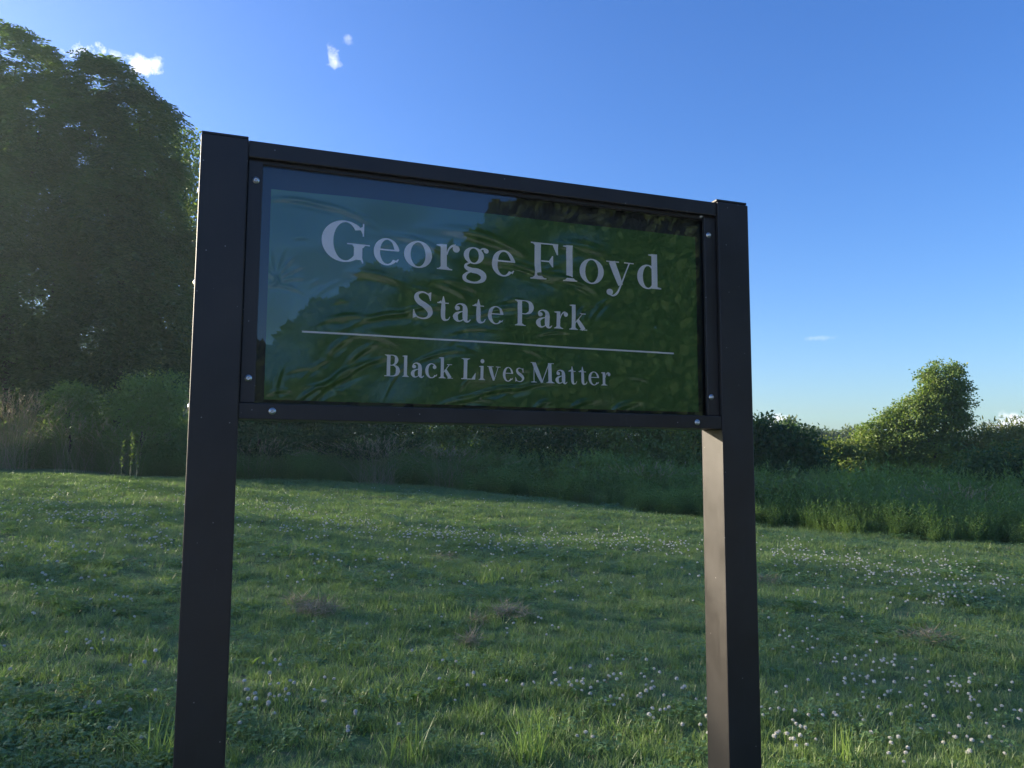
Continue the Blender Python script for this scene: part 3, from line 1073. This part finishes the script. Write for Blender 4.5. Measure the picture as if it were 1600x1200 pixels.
def belt(name, label, spec, n, size, mat='tree_leaf', wave=1.0):
    """wood edge given by (azimuth, distance, top elevation) in degrees/metres, behind the viewer"""
    g = Geo()
    az = np.array([a for a, _, _ in spec])
    t = rng.random(n) * (az[-1] - az[0]) + az[0]
    dist = np.interp(t, az, [d for _, d, _ in spec]) + rng.uniform(0, 8, n)
    el = np.interp(t, az, [e for _, _, e in spec]) + wave * (1.3 * np.sin(t * .55) + 1.0 * np.sin(t * 1.3 + 1) + .6 * np.sin(t * 3.1))
    x = np.sin(np.radians(t)) * dist
    y = np.cos(np.radians(t)) * dist
    zb = gz(x, y)
    zt = H + np.tan(np.radians(el)) * dist
    z = zb + (zt - zb) * rng.random(n) ** .8
    L = rng.uniform(size * .7, size * 1.3, n)
    leaf_quads(g, np.stack([x, y, z], 1), rand_dirs(n), rand_dirs(n), L, L * .7, .1)
    return tag(g.build(name, M[mat]), label, 'woodland', kind='stuff')


belt('woodland', 'tree line mirrored in the glazing of the sign', [(100, 45, 22), (122, 48, 31), (135, 46, 26), (139, 46, 19), (144, 48, 16.5), (152, 52, 12.5), (156, 54, 10.5), (160, 60, 7.5), (167, 64, 5.5), (175, 70, 4), (200, 75, 4)], 190000, .8, 'evergreen', .45)

belt('far_woodland', 'low line of far woods on the skyline behind the shrubs', [(-40, 120, 7), (-20, 120, 6.5), (0, 115, 6), (11, 115, 5), (15, 115, 1.6), (20, 120, 1.5), (30, 120, 1.3), (42, 120, 1.6)], 60000, .9, 'evergreen', .18)
# pale ground added behind the viewer to bounce sunlight onto the sign front
g = Geo()
na = 40
xs = np.linspace(-30, 40, na)
ya = -1.2 - .04 * xs + .25 * np.sin(xs * .9)
rows = [np.stack([xs, y_, gz(xs, y_) + .06], 1) for y_ in [ya + (-26 - ya) * f for f in np.linspace(0, 1, 30)]]
for r0_, r1_ in zip(rows[:-1], rows[1:]):
    g.strip(r1_, r0_)
tag(g.build('bounce_lot', simple_mat('bounce_gravel', (.57, .55, .50), .95, noise=.25, nscale=14, bump=.6, bscale=40)), 'added pale ground behind the viewer that bounces sunlight', 'bounce ground', kind='structure')

# ------------------------------------------------------------------ stuff: instanced ground cover


def scatter(name, pts, rot, scl, idx, sources, label, cat):
    """one object whose points carry small plants through geometry nodes"""
    me = bpy.data.meshes.new(name)
    n = len(pts)
    me.vertices.add(n)
    me.vertices.foreach_set('co', np.asarray(pts, np.float32).ravel())
    a = me.attributes.new('rot', 'FLOAT_VECTOR', 'POINT')
    a.data.foreach_set('vector', np.asarray(rot, np.float32).ravel())
    a = me.attributes.new('scl', 'FLOAT_VECTOR', 'POINT')
    a.data.foreach_set('vector', np.asarray(scl, np.float32).ravel())
    a = me.attributes.new('idx', 'INT', 'POINT')
    a.data.foreach_set('value', np.asarray(idx, np.int32))
    o = link(bpy.data.objects.new(name, me))
    c = bpy.data.collections.new(name + '_kinds')
    for k, (snm, smesh) in enumerate(sources):
        c.objects.link(bpy.data.objects.new('%02d_' % k + snm, smesh))
    ng = bpy.data.node_groups.new(name + '_scatter', 'GeometryNodeTree')
    ng.interface.new_socket('Geometry', in_out='INPUT', socket_type='NodeSocketGeometry')
    ng.interface.new_socket('Geometry', in_out='OUTPUT', socket_type='NodeSocketGeometry')
    N, Lk = ng.nodes, ng.links
    gi, go = N.new('NodeGroupInput'), N.new('NodeGroupOutput')
    ci = N.new('GeometryNodeCollectionInfo')
    ci.inputs['Collection'].default_value = c
    ci.inputs['Separate Children'].default_value = True
    ci.inputs['Reset Children'].default_value = True
    iop = N.new('GeometryNodeInstanceOnPoints')
    iop.inputs['Pick Instance'].default_value = True

    def attr(nm, dt):
        q = N.new('GeometryNodeInputNamedAttribute')
        q.data_type = dt
        q.inputs['Name'].default_value = nm
        return q.outputs['Attribute']
    e2r = N.new('FunctionNodeEulerToRotation')
    Lk.new(attr('rot', 'FLOAT_VECTOR'), e2r.inputs[0])
    Lk.new(gi.outputs[0], iop.inputs['Points'])
    Lk.new(ci.outputs[0], iop.inputs['Instance'])
    Lk.new(attr('idx', 'INT'), iop.inputs['Instance Index'])
    Lk.new(e2r.outputs[0], iop.inputs['Rotation'])
    Lk.new(attr('scl', 'FLOAT_VECTOR'), iop.inputs['Scale'])
    Lk.new(iop.outputs[0], go.inputs[0])
    md = o.modifiers.new('scatter', 'NODES')
    md.node_group = ng
    return tag(o, label, cat, kind='stuff')


def blades(g, n, rad, h0, h1, wd, lean=.5, seg=3, curl=.5):
    """curved tapering grass blades growing from a small patch"""
    a = rng.uniform(0, 2 * PI, n)
    r = rad * np.sqrt(rng.random(n))
    P = np.stack([np.cos(a) * r, np.sin(a) * r, np.full(n, -.01)], 1)
    h = rng.uniform(h0, h1, n)
    b = rng.uniform(0, 2 * PI, n)
    ln = rng.random(n) * lean
    out = np.stack([np.cos(b), np.sin(b), np.zeros(n)], 1)
    side = np.stack([-np.sin(b), np.cos(b), np.zeros(n)], 1)
    tw = rng.uniform(-1, 1, n)
    side = unit(side + out * tw[:, None])
    prevA = None
    vs, qs = [], []
    base = 0
    rows = []
    for s in range(seg + 1):
        t = s / seg
        c = P + out * (h * ln * (t + curl * t * t))[:, None]
        c[:, 2] += h * (t - .25 * ln * t * t)
        w = wd * (1 - t ** 1.6) * .5 + .0002
        rows.append((c - side * w, c + side * w))
    V = np.concatenate([np.concatenate(r) for r in rows])
    q = []
    i = np.arange(n)
    for s in range(seg):
        o0, o1 = s * 2 * n, (s + 1) * 2 * n
        q.append(np.stack([o0 + i, o0 + n + i, o1 + n + i, o1 + i], 1))
    g.add(V, np.concatenate(q))


def tuft(n, rad, h0, h1, wd, mat, **kw):
    g = Geo()
    blades(g, n, rad, h0, h1, wd, **kw)
    return g.mesh('tuft', mat)


def clover_patch(n, rad):
    g = Geo()
    for k in range(n):
        a, r = rng.uniform(0, 2 * PI), rad * math.sqrt(rng.random())
        c = np.array([math.cos(a) * r, math.sin(a) * r, rng.uniform(.03, .065)])
        rot = rng.uniform(0, 2 * PI)
        tl = rng.normal(size=2) * .25
        for q in range(3):
            th = rot + q * 2 * PI / 3
            D = np.array([[math.cos(th), math.sin(th), tl[0] * math.cos(th) + tl[1] * math.sin(th)]])
            leaf_quads(g, c[None], D, np.array([[-tl[0], -tl[1], 1.]]), [rng.uniform(.010, .016)], [rng.uniform(.009, .014)], .1)
    return g.mesh('clover', M['clover_leaf'])


def rosette(n, l0, l1, asp, mat, up=.6):
    g = Geo()
    for k in range(n):
        a = k / n * 2 * PI + rng.uniform(-.3, .3)
        L = rng.uniform(l0, l1)
        e = rng.uniform(.25, 1.0) * up
        m = 6
        t = np.linspace(0, 1, m)
        x = L * (t * math.cos(e))
        z = L * (t * math.sin(e) - .45 * t * t) + .005
        w = L * asp * .5 * np.sin(np.clip(t * .92 + .06, 0, 1) * PI) ** .8
        ca, sa = math.cos(a), math.sin(a)
        mid = np.stack([x * ca, x * sa, z], 1)
        sd = np.array([-sa, ca, 0])
        A = mid + sd * w[:, None] + np.array([0, 0, 1]) * (w * .35)[:, None]
        B = mid - sd * w[:, None] + np.array([0, 0, 1]) * (w * .35)[:, None]
        g.strip(A, mid)
        g.strip(mid, B)
    return g


kinds = [('fine_tuft', tuft(36, .055, .03, .072, .0032, M['grass_blade'], lean=.7)), ('fine_tuft', tuft(34, .06, .035, .08, .0034, M['grass_blade_cool'], lean=.8)),
         ('long_tuft', tuft(24, .05, .045, .095, .0036, M['grass_blade'], lean=.55)), ('short_tuft', tuft(40, .07, .02, .05, .0030, M['grass_blade_cool'], lean=.9)),
         ('clover', clover_patch(24, .07)), ('rosette', rosette(7, .05, .09, .38, M['clover_leaf']).mesh('rosette', M['clover_leaf'])),
         ('dry_tuft', tuft(10, .06, .02, .06, .0022, M['hay'], lean=1.6))]


def soft(x, y, k):
    return np.sin(x * k + 1.3 * np.sin(y * k * .7)) * np.sin(y * k * 1.15 + 1.1 * np.sin(x * k * .8 + 2))


def lawn_points(r0, r1, dens, margin=.10):
    a0, a1 = math.radians(-52), math.radians(46)
    area = (a1 - a0) / 2 * (r1 * r1 - r0 * r0)
    n = int(area * dens)
    r = np.sqrt(rng.uniform(r0 * r0, r1 * r1, n))
    a = rng.uniform(a0, a1, n)
    ok = r < lawn_edge_r(a) + .25
    return np.stack([np.sin(a) * r, np.cos(a) * r], 1)[ok], r[ok]


bands = [(1.6, 4.6, 330, 1.0), (4.6, 8, 200, 1.15), (8, 13, 105, 1.5), (13, 25, 62, 1.9)]
pts, scs = [], []
for r0, r1, dn, sc in bands:
    p, r = lawn_points(r0, r1, dn)
    pts.append(p)
    scs.append(np.full(len(p), sc))
pts = np.concatenate(pts)
scs = np.concatenate(scs)
n = len(pts)
m1 = soft(pts[:, 0], pts[:, 1], 1.1)
m2 = soft(pts[:, 0] + 7, pts[:, 1] - 3, 2.6)
u = rng.random(n)
idx = np.where(u < .36, 0, np.where(u < .66, 1, np.where(u < .74, 2, np.where(u < .88, 3, np.where(u < .94, 4, 6)))))
idx = np.where((m1 > .35) & (u > .62) & (u < .9), 4, idx)
idx = np.where((m2 > .6) & (u < .25), 2, idx)
idx = np.where((m2 < -.5) & (u < .4), 3, idx)
idx = np.where((rng.random(n) < .012), 5, idx)
scl = scs * (.85 + .25 * m2 + .3 * rng.random(n))
rot = np.stack([rng.normal(size=n) * .10, rng.normal(size=n) * .10, rng.uniform(0, 2 * PI, n)], 1)
scatter('lawn_grass', np.stack([pts[:, 0], pts[:, 1], gz(pts[:, 0], pts[:, 1])], 1), rot,
        np.stack([scl, scl, np.sqrt(scl) * rng.uniform(.75, 1.2, n)], 1), idx, kinds, 'mown grass and clover leaves covering the lawn', 'grass')

# ------------------------------------------------------------------ weeds beyond the lawn


def weed_stalk(h, nl, l0, l1, asp, mat):
    g = Geo()
    bend = rng.normal(size=2) * .12
    t = np.linspace(0, 1, 6)
    path = np.stack([bend[0] * t * t * h, bend[1] * t * t * h, t * h], 1)
    g.tube(path, np.linspace(.006, .002, 6), 4, False)
    tt = np.linspace(.12, 1.0, nl) + rng.normal(size=nl) * .01
    P = np.stack([bend[0] * tt * tt * h, bend[1] * tt * tt * h, tt * h], 1)
    a = np.arange(nl) * 2.4 + rng.normal(size=nl) * .3
    D = np.stack([np.cos(a), np.sin(a), .55 + .5 * tt], 1)
    N = np.stack([-np.cos(a) * .6, -np.sin(a) * .6, np.ones(nl)], 1)
    L = rng.uniform(l0, l1, nl) * (1.1 - .55 * tt)
    leaf_quads(g, P, D, N, L, L * asp, .12)
    return g


def weed_bunch(k, h0, h1, nl, l0, l1, asp, spread, mat):
    g = Geo()
    for _ in range(k):
        s = weed_stalk(rng.uniform(h0, h1), nl, l0, l1, asp, mat)
        off = np.array([*(rng.normal(size=2) * spread), 0])
        for v in s.v:
            v += off
        V = np.concatenate(s.v)
        g.add(V, np.concatenate(s.q))
    return g.mesh('weed', mat)


def reed(n, rad, h0, h1, wd, mat, lean=.45, heads=True):
    g = Geo()
    blades(g, n, rad, h0, h1, wd, lean=lean, seg=4, curl=.7)
    return g.mesh('reed', mat)


def plume(mat, n=60, h0=.7, h1=1.3, rad=.16, lean=.4):
    """dry stems with loose seed heads"""
    g = Geo()
    blades(g, n, rad, h0, h1, .005, lean=lean, seg=4, curl=.7)
    tips = np.concatenate(g.v)[-2 * n:-n]
    low = np.concatenate(g.v)[-4 * n:-3 * n]
    D = unit(tips - low)
    for k in range(7):
        f = k / 7
        leaf_quads(g, tips - (tips - low) * f * .7, D + rand_dirs(n) * .45, rand_dirs(n), rng.uniform(.05, .11, n), np.full(n, .012))
    return g.mesh('plume', mat)


def bramble(mat):
    """arching leafy canes"""
    g = Geo()
    for _ in range(9):
        a, L, hh = rng.uniform(0, 2 * PI), rng.uniform(.4, .9), rng.uniform(.5, .95)
        t = np.linspace(0, 1, 9)
        x, z = L * t, hh * np.sin(t * 2.3)
        path = np.stack([x * math.cos(a), x * math.sin(a), z], 1)
        g.tube(path[::2], .004, 4, False)
        m = 34
        k = rng.random(m)
        base = np.stack([np.interp(k, t, path[:, q]) for q in range(3)], 1)
        D = rand_dirs(m)
        D[:, 2] = abs(D[:, 2]) * .5
        L_ = rng.uniform(.06, .12, m)
        leaf_quads(g, base, D, rand_dirs(m) * .5 + np.array([0, 0, 1.]), L_, L_ * .7, .08)
    return g.mesh('bramble', mat)


wk = [('leafy_weed', weed_bunch(4, .7, 1.35, 24, .12, .2, .28, .12, M['weed_leaf'])), ('leafy_weed', weed_bunch(4, .6, 1.2, 20, .13, .22, .36, .14, M['weed_dark'])),
      ('bushy_weed', weed_bunch(7, .5, .95, 20, .08, .13, .45, .14, M['weed_dark'])), ('tall_grass', reed(46, .14, .6, 1.25, .009, M['weed_leaf'])),
      ('tall_grass', reed(40, .14, .6, 1.15, .008, M['grass_blade_cool'])), ('dry_grass', plume(M['dry_grass'])), ('yellow_weed', weed_bunch(5, .6, 1.1, 22, .10, .17, .32, .12, M['light_shrub'])),
      ('bramble', bramble(M['small_tree_leaf']))]
n = 18500
az = rng.uniform(math.radians(-50), math.radians(45), n)
dr = rng.random(n) ** 1.45 * 9.0
r = lawn_edge_r(az) + dr + .22 * np.sin(az * 60) + .14 * np.sin(az * 151) + .08 * np.sin(az * 333)
P = np.stack([np.sin(az) * r, np.cos(az) * r], 1)
# the plants grow in patches of one kind
ns = 400
saz = rng.uniform(math.radians(-51), math.radians(46), ns)
sr = lawn_edge_r(saz) + rng.uniform(-.5, 9.5, ns)
sp = np.stack([np.sin(saz) * sr, np.cos(saz) * sr], 1)
s_kind = rng.choice(8, ns, p=[.26, .20, .16, .12, .05, .0, .13, .08])
s_h = rng.uniform(.62, 1.22, ns)
jit = P + rng.normal(size=P.shape) * .22
near = np.argmin(((jit[:, None, :] - sp[None]) ** 2).sum(-1), 1)
u = rng.random(n)
idx = np.where(u < .78, s_kind[near], rng.choice(8, n, p=[.30, .23, .15, .12, .07, .005, .075, .05]))
idx = np.where((dr < 1.6) & (idx >= 5), np.where(u < .4, 2, 1), idx)
idx = np.where((dr < 2.0) & ((idx == 0) | (idx == 3)) & (rng.random(n) < .8), np.where(u < .5, 1, 2), idx)
m1 = soft(P[:, 0], P[:, 1], .8)
hs = np.interp(np.degrees(az), [-41, -33, -24, -10, 5, 15, 25, 41], [1.75, 1.75, 1.6, 1.2, 1.1, 1.0, .92, .92])
scl = hs * np.interp(dr, [0, .5, 1.6, 3.6, 9], [.34, .52, .76, 1.0, 1.1]) * rng.uniform(.75, 1.15, n) * s_h[near] * (1 + .12 * m1)
scl = np.where(rng.random(n) < .03, scl * 1.3, scl)
rot = np.stack([rng.normal(size=n) * .14, rng.normal(size=n) * .14, rng.uniform(0, 2 * PI, n)], 1)
scatter('meadow_weeds', np.stack([P[:, 0], P[:, 1], gz(P[:, 0], P[:, 1]) - .02], 1), rot, np.stack([scl, scl, scl], 1), idx, wk,
        'band of tall dark green weeds and grasses along the far edge of the lawn', 'weeds')

# pale dry grass clumps that stand out of the weeds
for (px, Y, h, nb, lean, lab) in [(25, 24.0, 2.45, 220, .4, 'pale dry grass clump at the left edge under the tallest tree'), (192, 24.0, 1.75, 70, .7, 'pale dry grass clump in front of the round grey-green shrub'),
                                  (118, 23.9, 1.9, 50, .5, 'thin dry grass stalks under the broad tree'),
                                  (590, 24.2, 1.6, 130, .9, 'widest pale dry grass clump below the bottom rail'), (705, 24.0, 1.45, 80, .9, 'pale dry grass right of the widest dry clump'),
                                  (1010, 21.2, 1.2, 60, .9, 'grey dry grass tuft left of the right post'), (1490, 17.6, 1.1, 60, .7, 'faded dry grass in front of the big dark rounded shrub'),
                                  (400, 24.0, 1.4, 60, .8, 'dry grass beside the left post below the rail')]:
    me = plume(M['dry_grass'], nb, h * .72, h, .42, lean)
    o = link(bpy.data.objects.new('dry_grass_clump', me))
    o.scale = (1.4, 1, 1)
    o.location = on_ground(px, Y)
    tag(o, lab, 'grass clump', 'pale dry grass clumps among the weeds')

# a young plant with bright leaves left of the post
b = on_ground(205, 21.6)
o = empty('young_sapling', b, 'young plant with bright yellow-green leaves above the weeds left of the sign', 'plant')
g1, g2 = Geo(), Geo()
for k in range(4):
    s = weed_stalk(rng.uniform(.95, 1.45), 22, .10, .16, .55, None)
    off = np.array([rng.uniform(-.45, .45), rng.uniform(-.2, .2), 0])
    g2.add(s.v[0] + off, s.q[0])
    for v, q in zip(s.v[1:], s.q[1:]):
        top = v.reshape(-1, 4, 3)
        keep = top[:, 0, 2] > .3
        vv = top[keep].reshape(-1, 3) + off
        kk = np.arange(keep.sum()) * 4
        g1.add(vv, np.stack([kk, kk + 1, kk + 2, kk + 3], 1))
g1.build('foliage', M['lit_leaf'], o)
g2.build('stem', M['stem_green'], o)

# ------------------------------------------------------------------ small things on the lawn
# clover flower heads: nearest ones individually, the far ones as one mass


def clover_mesh():
    g = Geo()
    n = 46
    k = np.arange(n) + .5
    ph = np.arccos(1 - 1.75 * k / n)
    th = PI * (1 + 5 ** .5) * k
    D = np.stack([np.cos(th) * np.sin(ph), np.sin(th) * np.sin(ph), np.cos(ph)], 1)
    c = np.array([0, 0, .085])
    D2 = D.copy()
    D2[:, 2] += .35
    leaf_quads(g, c + D * .004, D2, np.cross(D, [0.3, .2, .9]) + D * .2, np.full(n, .0092), np.full(n, .0042), .2)
    bm = bmesh.new()
    bmesh.ops.create_icosphere(bm, subdivisions=1, radius=.0078)
    g.add(np.array([v.co for v in bm.verts]) + c, None, [[v.index for v in f.verts] for f in bm.faces])
    bm.free()
    nh = sum(len(q) for q in g.q)
    nt_ = sum(len(t) for t in g.t)
    g.tube([(0, 0, -.01), (.002, .001, .04), (0, 0, .08)], [.0011, .001, .0009], 4, False)
    return g, nh, nt_


cg, nh, nt_ = clover_mesh()
ctot = sum(len(q) for q in cg.q)
mi = np.concatenate([np.zeros(nh), np.ones(ctot - nh), np.zeros(nt_)])
cl_mesh = mesh_np('clover_flower', np.concatenate(cg.v), [np.concatenate(cg.q), np.concatenate(cg.t)], [M['clover_white'], M['stem_green']], False, mi)

patches = [  # centre px, spread px, how many
    (440, 1075, 60, 28, 16), (380, 1110, 45, 35, 14), (520, 1100, 40, 30, 4), (140, 1150, 60, 30, 5), (150, 1020, 18, 10, 7), (185, 945, 30, 8, 8), (60, 925, 30, 10, 8), (270, 1010, 60, 60, 5),
    (890, 1075, 45, 14, 18), (1000, 1110, 60, 22, 18), (960, 1040, 60, 30, 8), (1060, 1090, 50, 25, 8), (850, 975, 40, 20, 8), (870, 930, 50, 14, 8), (640, 1000, 90, 40, 5), (700, 1070, 90, 30, 5),
    (1260, 1000, 60, 20, 14), (1350, 1030, 60, 25, 16), (1330, 1070, 60, 25, 14), (1420, 1060, 60, 30, 18), (1500, 1080, 50, 30, 18), (1400, 1110, 60, 30, 14), (1520, 1150, 60, 40, 20), (1300, 1130, 60, 30, 10),
    (1580, 1100, 30, 40, 8), (1230, 1120, 40, 40, 10), (1410, 1175, 40, 15, 6), (1390, 1035, 15, 6, 6), (1240, 1165, 30, 20, 7), (1010, 1060, 40, 20, 5), (1100, 1140, 25, 15, 5)]
spots = []
for (cx, cy, sx, sy, k) in patches:
    for _ in range(k):
        spots.append((cx + rng.normal() * sx * .6, cy + rng.normal() * sy * .6))
for _ in range(70):
    spots.append((rng.uniform(0, 1600), rng.uniform(905, 1190)))
for (px, py) in spots:
    py = max(py, 900)
    o = bpy.data.objects.new('clover_flower', cl_mesh)
    link(o)
    p = g_at(px, py + 8)
    sc = rng.uniform(.7, 1.0)
    o.location = p
    o.rotation_euler = (rng.normal() * .25, rng.normal() * .25, rng.uniform(0, 6))
    o.scale = (sc, sc, sc * rng.uniform(.7, 1.1))
    tag(o, 'white clover flower head standing in the near lawn', 'flower', 'white clover flowers in the near lawn')
# far clover, one mass
fp = []
for (cx, cy, sx, sy, k) in [(160, 815, 90, 14, 130), (60, 800, 70, 20, 60), (230, 850, 60, 20, 60), (520, 830, 110, 16, 150), (700, 842, 90, 10, 150), (860, 850, 100, 12, 120), (1000, 850, 80, 14, 90),
                            (450, 800, 60, 14, 70), (750, 865, 60, 8, 30), (1240, 865, 50, 16, 80), (1330, 880, 80, 16, 80), (1450, 885, 90, 14, 65), (1540, 915, 70, 16, 45), (1400, 905, 90, 14, 40),
                            (200, 775, 120, 14, 80), (640, 790, 200, 14, 80), (1050, 860, 60, 12, 60), (1480, 935, 60, 14, 30), (1300, 950, 60, 20, 16), (110, 870, 80, 12, 20), (600, 880, 200, 20, 30)]:
    for _ in range(k):
        py = cy + rng.normal() * sy * .7
        px = cx + rng.normal() * sx * .6
        if py > 762 + max(0, (px - 620)) * .095:
            fp.append(g_at(px, py))
for _ in range(420):
    px, py = rng.uniform(-150, 1750), rng.uniform(765, 930)
    if py > 766 + max(0, (px - 620)) * .098:
        fp.append(g_at(px, py))
fp = np.array(fp)
n = len(fp)
s = rng.uniform(.7, 1.1, n)
scatter('clover_blossom', fp, np.stack([rng.normal(size=n) * .2, rng.normal(size=n) * .2, rng.uniform(0, 6, n)], 1), np.stack([s * 1.15, s * 1.15, s], 1), np.zeros(n), [('blossom', cl_mesh)],
        'drifts of tiny white clover blossom across the far lawn', 'flowers')


# hay clumps left by the mower
def hay_clump(px, py, wpx, hpx, lab, mat='hay', n=260):
    p = g_at(px, py)
    Y = p.y
    w, h = wpx / 2 * Y / FPX, hpx * Y / FPX * .8
    g = Geo()
    a = rng.uniform(0, 2 * PI, n)
    rr = np.sqrt(rng.random(n))
    P = np.stack([np.cos(a) * rr * w, np.sin(a) * rr * w * .8, h * (1 - rr ** 2) * rng.random(n) ** .5 + .02], 1)
    D = rand_dirs(n)
    D[:, 2] *= .45
    L = rng.uniform(.06, .16, n)
    leaf_quads(g, P, D, rand_dirs(n) * .5 + np.array([0, 0, 1.]), L, np.full(n, .005), .05)
    o = g.build('hay_clump', M[mat])
    o.location = p
    o.rotation_euler = (0, 0, rng.uniform(0, 3))
    return tag(o, lab, 'hay clump', 'clumps of dry mown grass on the lawn')


hay_clump(498, 962, 70, 24, 'largest clump of dry mown grass, right of the left post', n=520)
hay_clump(468, 948, 36, 14, 'small clump of dry grass touching the back of the largest clump', n=180)
hay_clump(800, 965, 70, 26, 'upright clump of dry grass in the middle of the lawn', n=420)
hay_clump(738, 1010, 34, 16, 'reddish clump of dry clippings near the middle of the lawn', n=200)
hay_clump(752, 975, 30, 10, 'faint wisp of dry grass between the reddish clump and the upright clump', n=90)
hay_clump(692, 880, 64, 14, 'flat patch of dry grass below the middle of the sign, far back', n=240)
hay_clump(240, 792, 90, 12, 'long strip of dry grass far back beside the left post', n=420)
hay_clump(1200, 910, 54, 14, 'brownish clump of dry grass right of the right post', n=200)
hay_clump(1452, 998, 84, 20, 'wide flat clump of dry grass on the right of the lawn', n=360)
hay_clump(1130, 868, 60, 12, 'thin patch of dry grass behind the right post', n=160)


# taller tufts in front
def tall_tuft(px, py, h, n, rad, lab, lean=.55, wd=.006, mat='grass_blade'):
    g = Geo()
    blades(g, n, rad, h * .5, h, wd, lean=lean, seg=5, curl=.6)
    o = g.build('grass_tuft', M[mat])
    o.location = g_at(px, py)
    return tag(o, lab, 'grass tuft', 'uncut grass tufts in the lawn')


tall_tuft(835, 1196, .30, 46, .07, 'tall uncut grass tuft at the bottom edge between the posts')
tall_tuft(640, 1190, .22, 34, .10, 'loose uncut grass tuft at the bottom, left of the tallest tuft')
tall_tuft(255, 1196, .24, 46, .06, 'arching grass tuft at the foot of the left post', .8)
tall_tuft(1330, 1190, .22, 30, .06, 'bright upright grass tuft right of the right post', .4)
tall_tuft(765, 915, .26, 46, .12, 'greener grass tuft far back, below the word Lives')
tall_tuft(1225, 985, .2, 26, .1, 'upright grass tuft beside the right post')


def weed_rosette(px, py, nl, l0, l1, asp, lab, mat='broad_leaf', up=.9):
    o = rosette(nl, l0, l1, asp, M[mat], up).build('broadleaf_weed', M[mat], None, True)
    o.location = g_at(px, py)
    o.rotation_euler = (0, 0, rng.uniform(0, 6))
    return tag(o, lab, 'weed', 'broad-leaved weeds in the lawn')


weed_rosette(133, 1090, 4, .07, .11, .45, 'weed with two bright yellow-green leaves left of the left post', 'lit_leaf', 1.1)
weed_rosette(712, 1075, 6, .08, .14, .35, 'upright light green weed below the middle of the lawn', 'broad_leaf', 1.4)
weed_rosette(92, 955, 5, .08, .12, .4, 'pale broad-leaved weed at the left, among clover flowers', 'broad_leaf', 1.0)
weed_rosette(545, 1085, 7, .07, .12, .4, 'broad-leaved weed right of the left post near the bottom', 'broad_leaf', 1.1)
weed_rosette(650, 1100, 6, .06, .11, .4, 'small pointed weed left of the upright light green weed', 'broad_leaf', 1.2)
weed_rosette(570, 1145, 7, .06, .10, .42, 'low broad-leaved weed near the bottom edge', 'broad_leaf', .8)
weed_rosette(985, 1115, 6, .07, .11, .38, 'sunlit broad-leaved weed among clover flowers by the right post', 'lit_leaf', 1.1)
weed_rosette(765, 1020, 5, .07, .11, .4, 'light green weed right of the reddish dry clump', 'broad_leaf', .9)
weed_rosette(398, 1045, 6, .07, .12, .36, 'pointed weed close beside the left post', 'broad_leaf', 1.2)
weed_rosette(1310, 1010, 5, .06, .10, .42, 'light green weed right of the right post', 'broad_leaf', 1.0)
weed_rosette(30, 1075, 8, .06, .10, .42, 'broad-leaved weed at the left edge of the lawn', 'broad_leaf', 1.0)
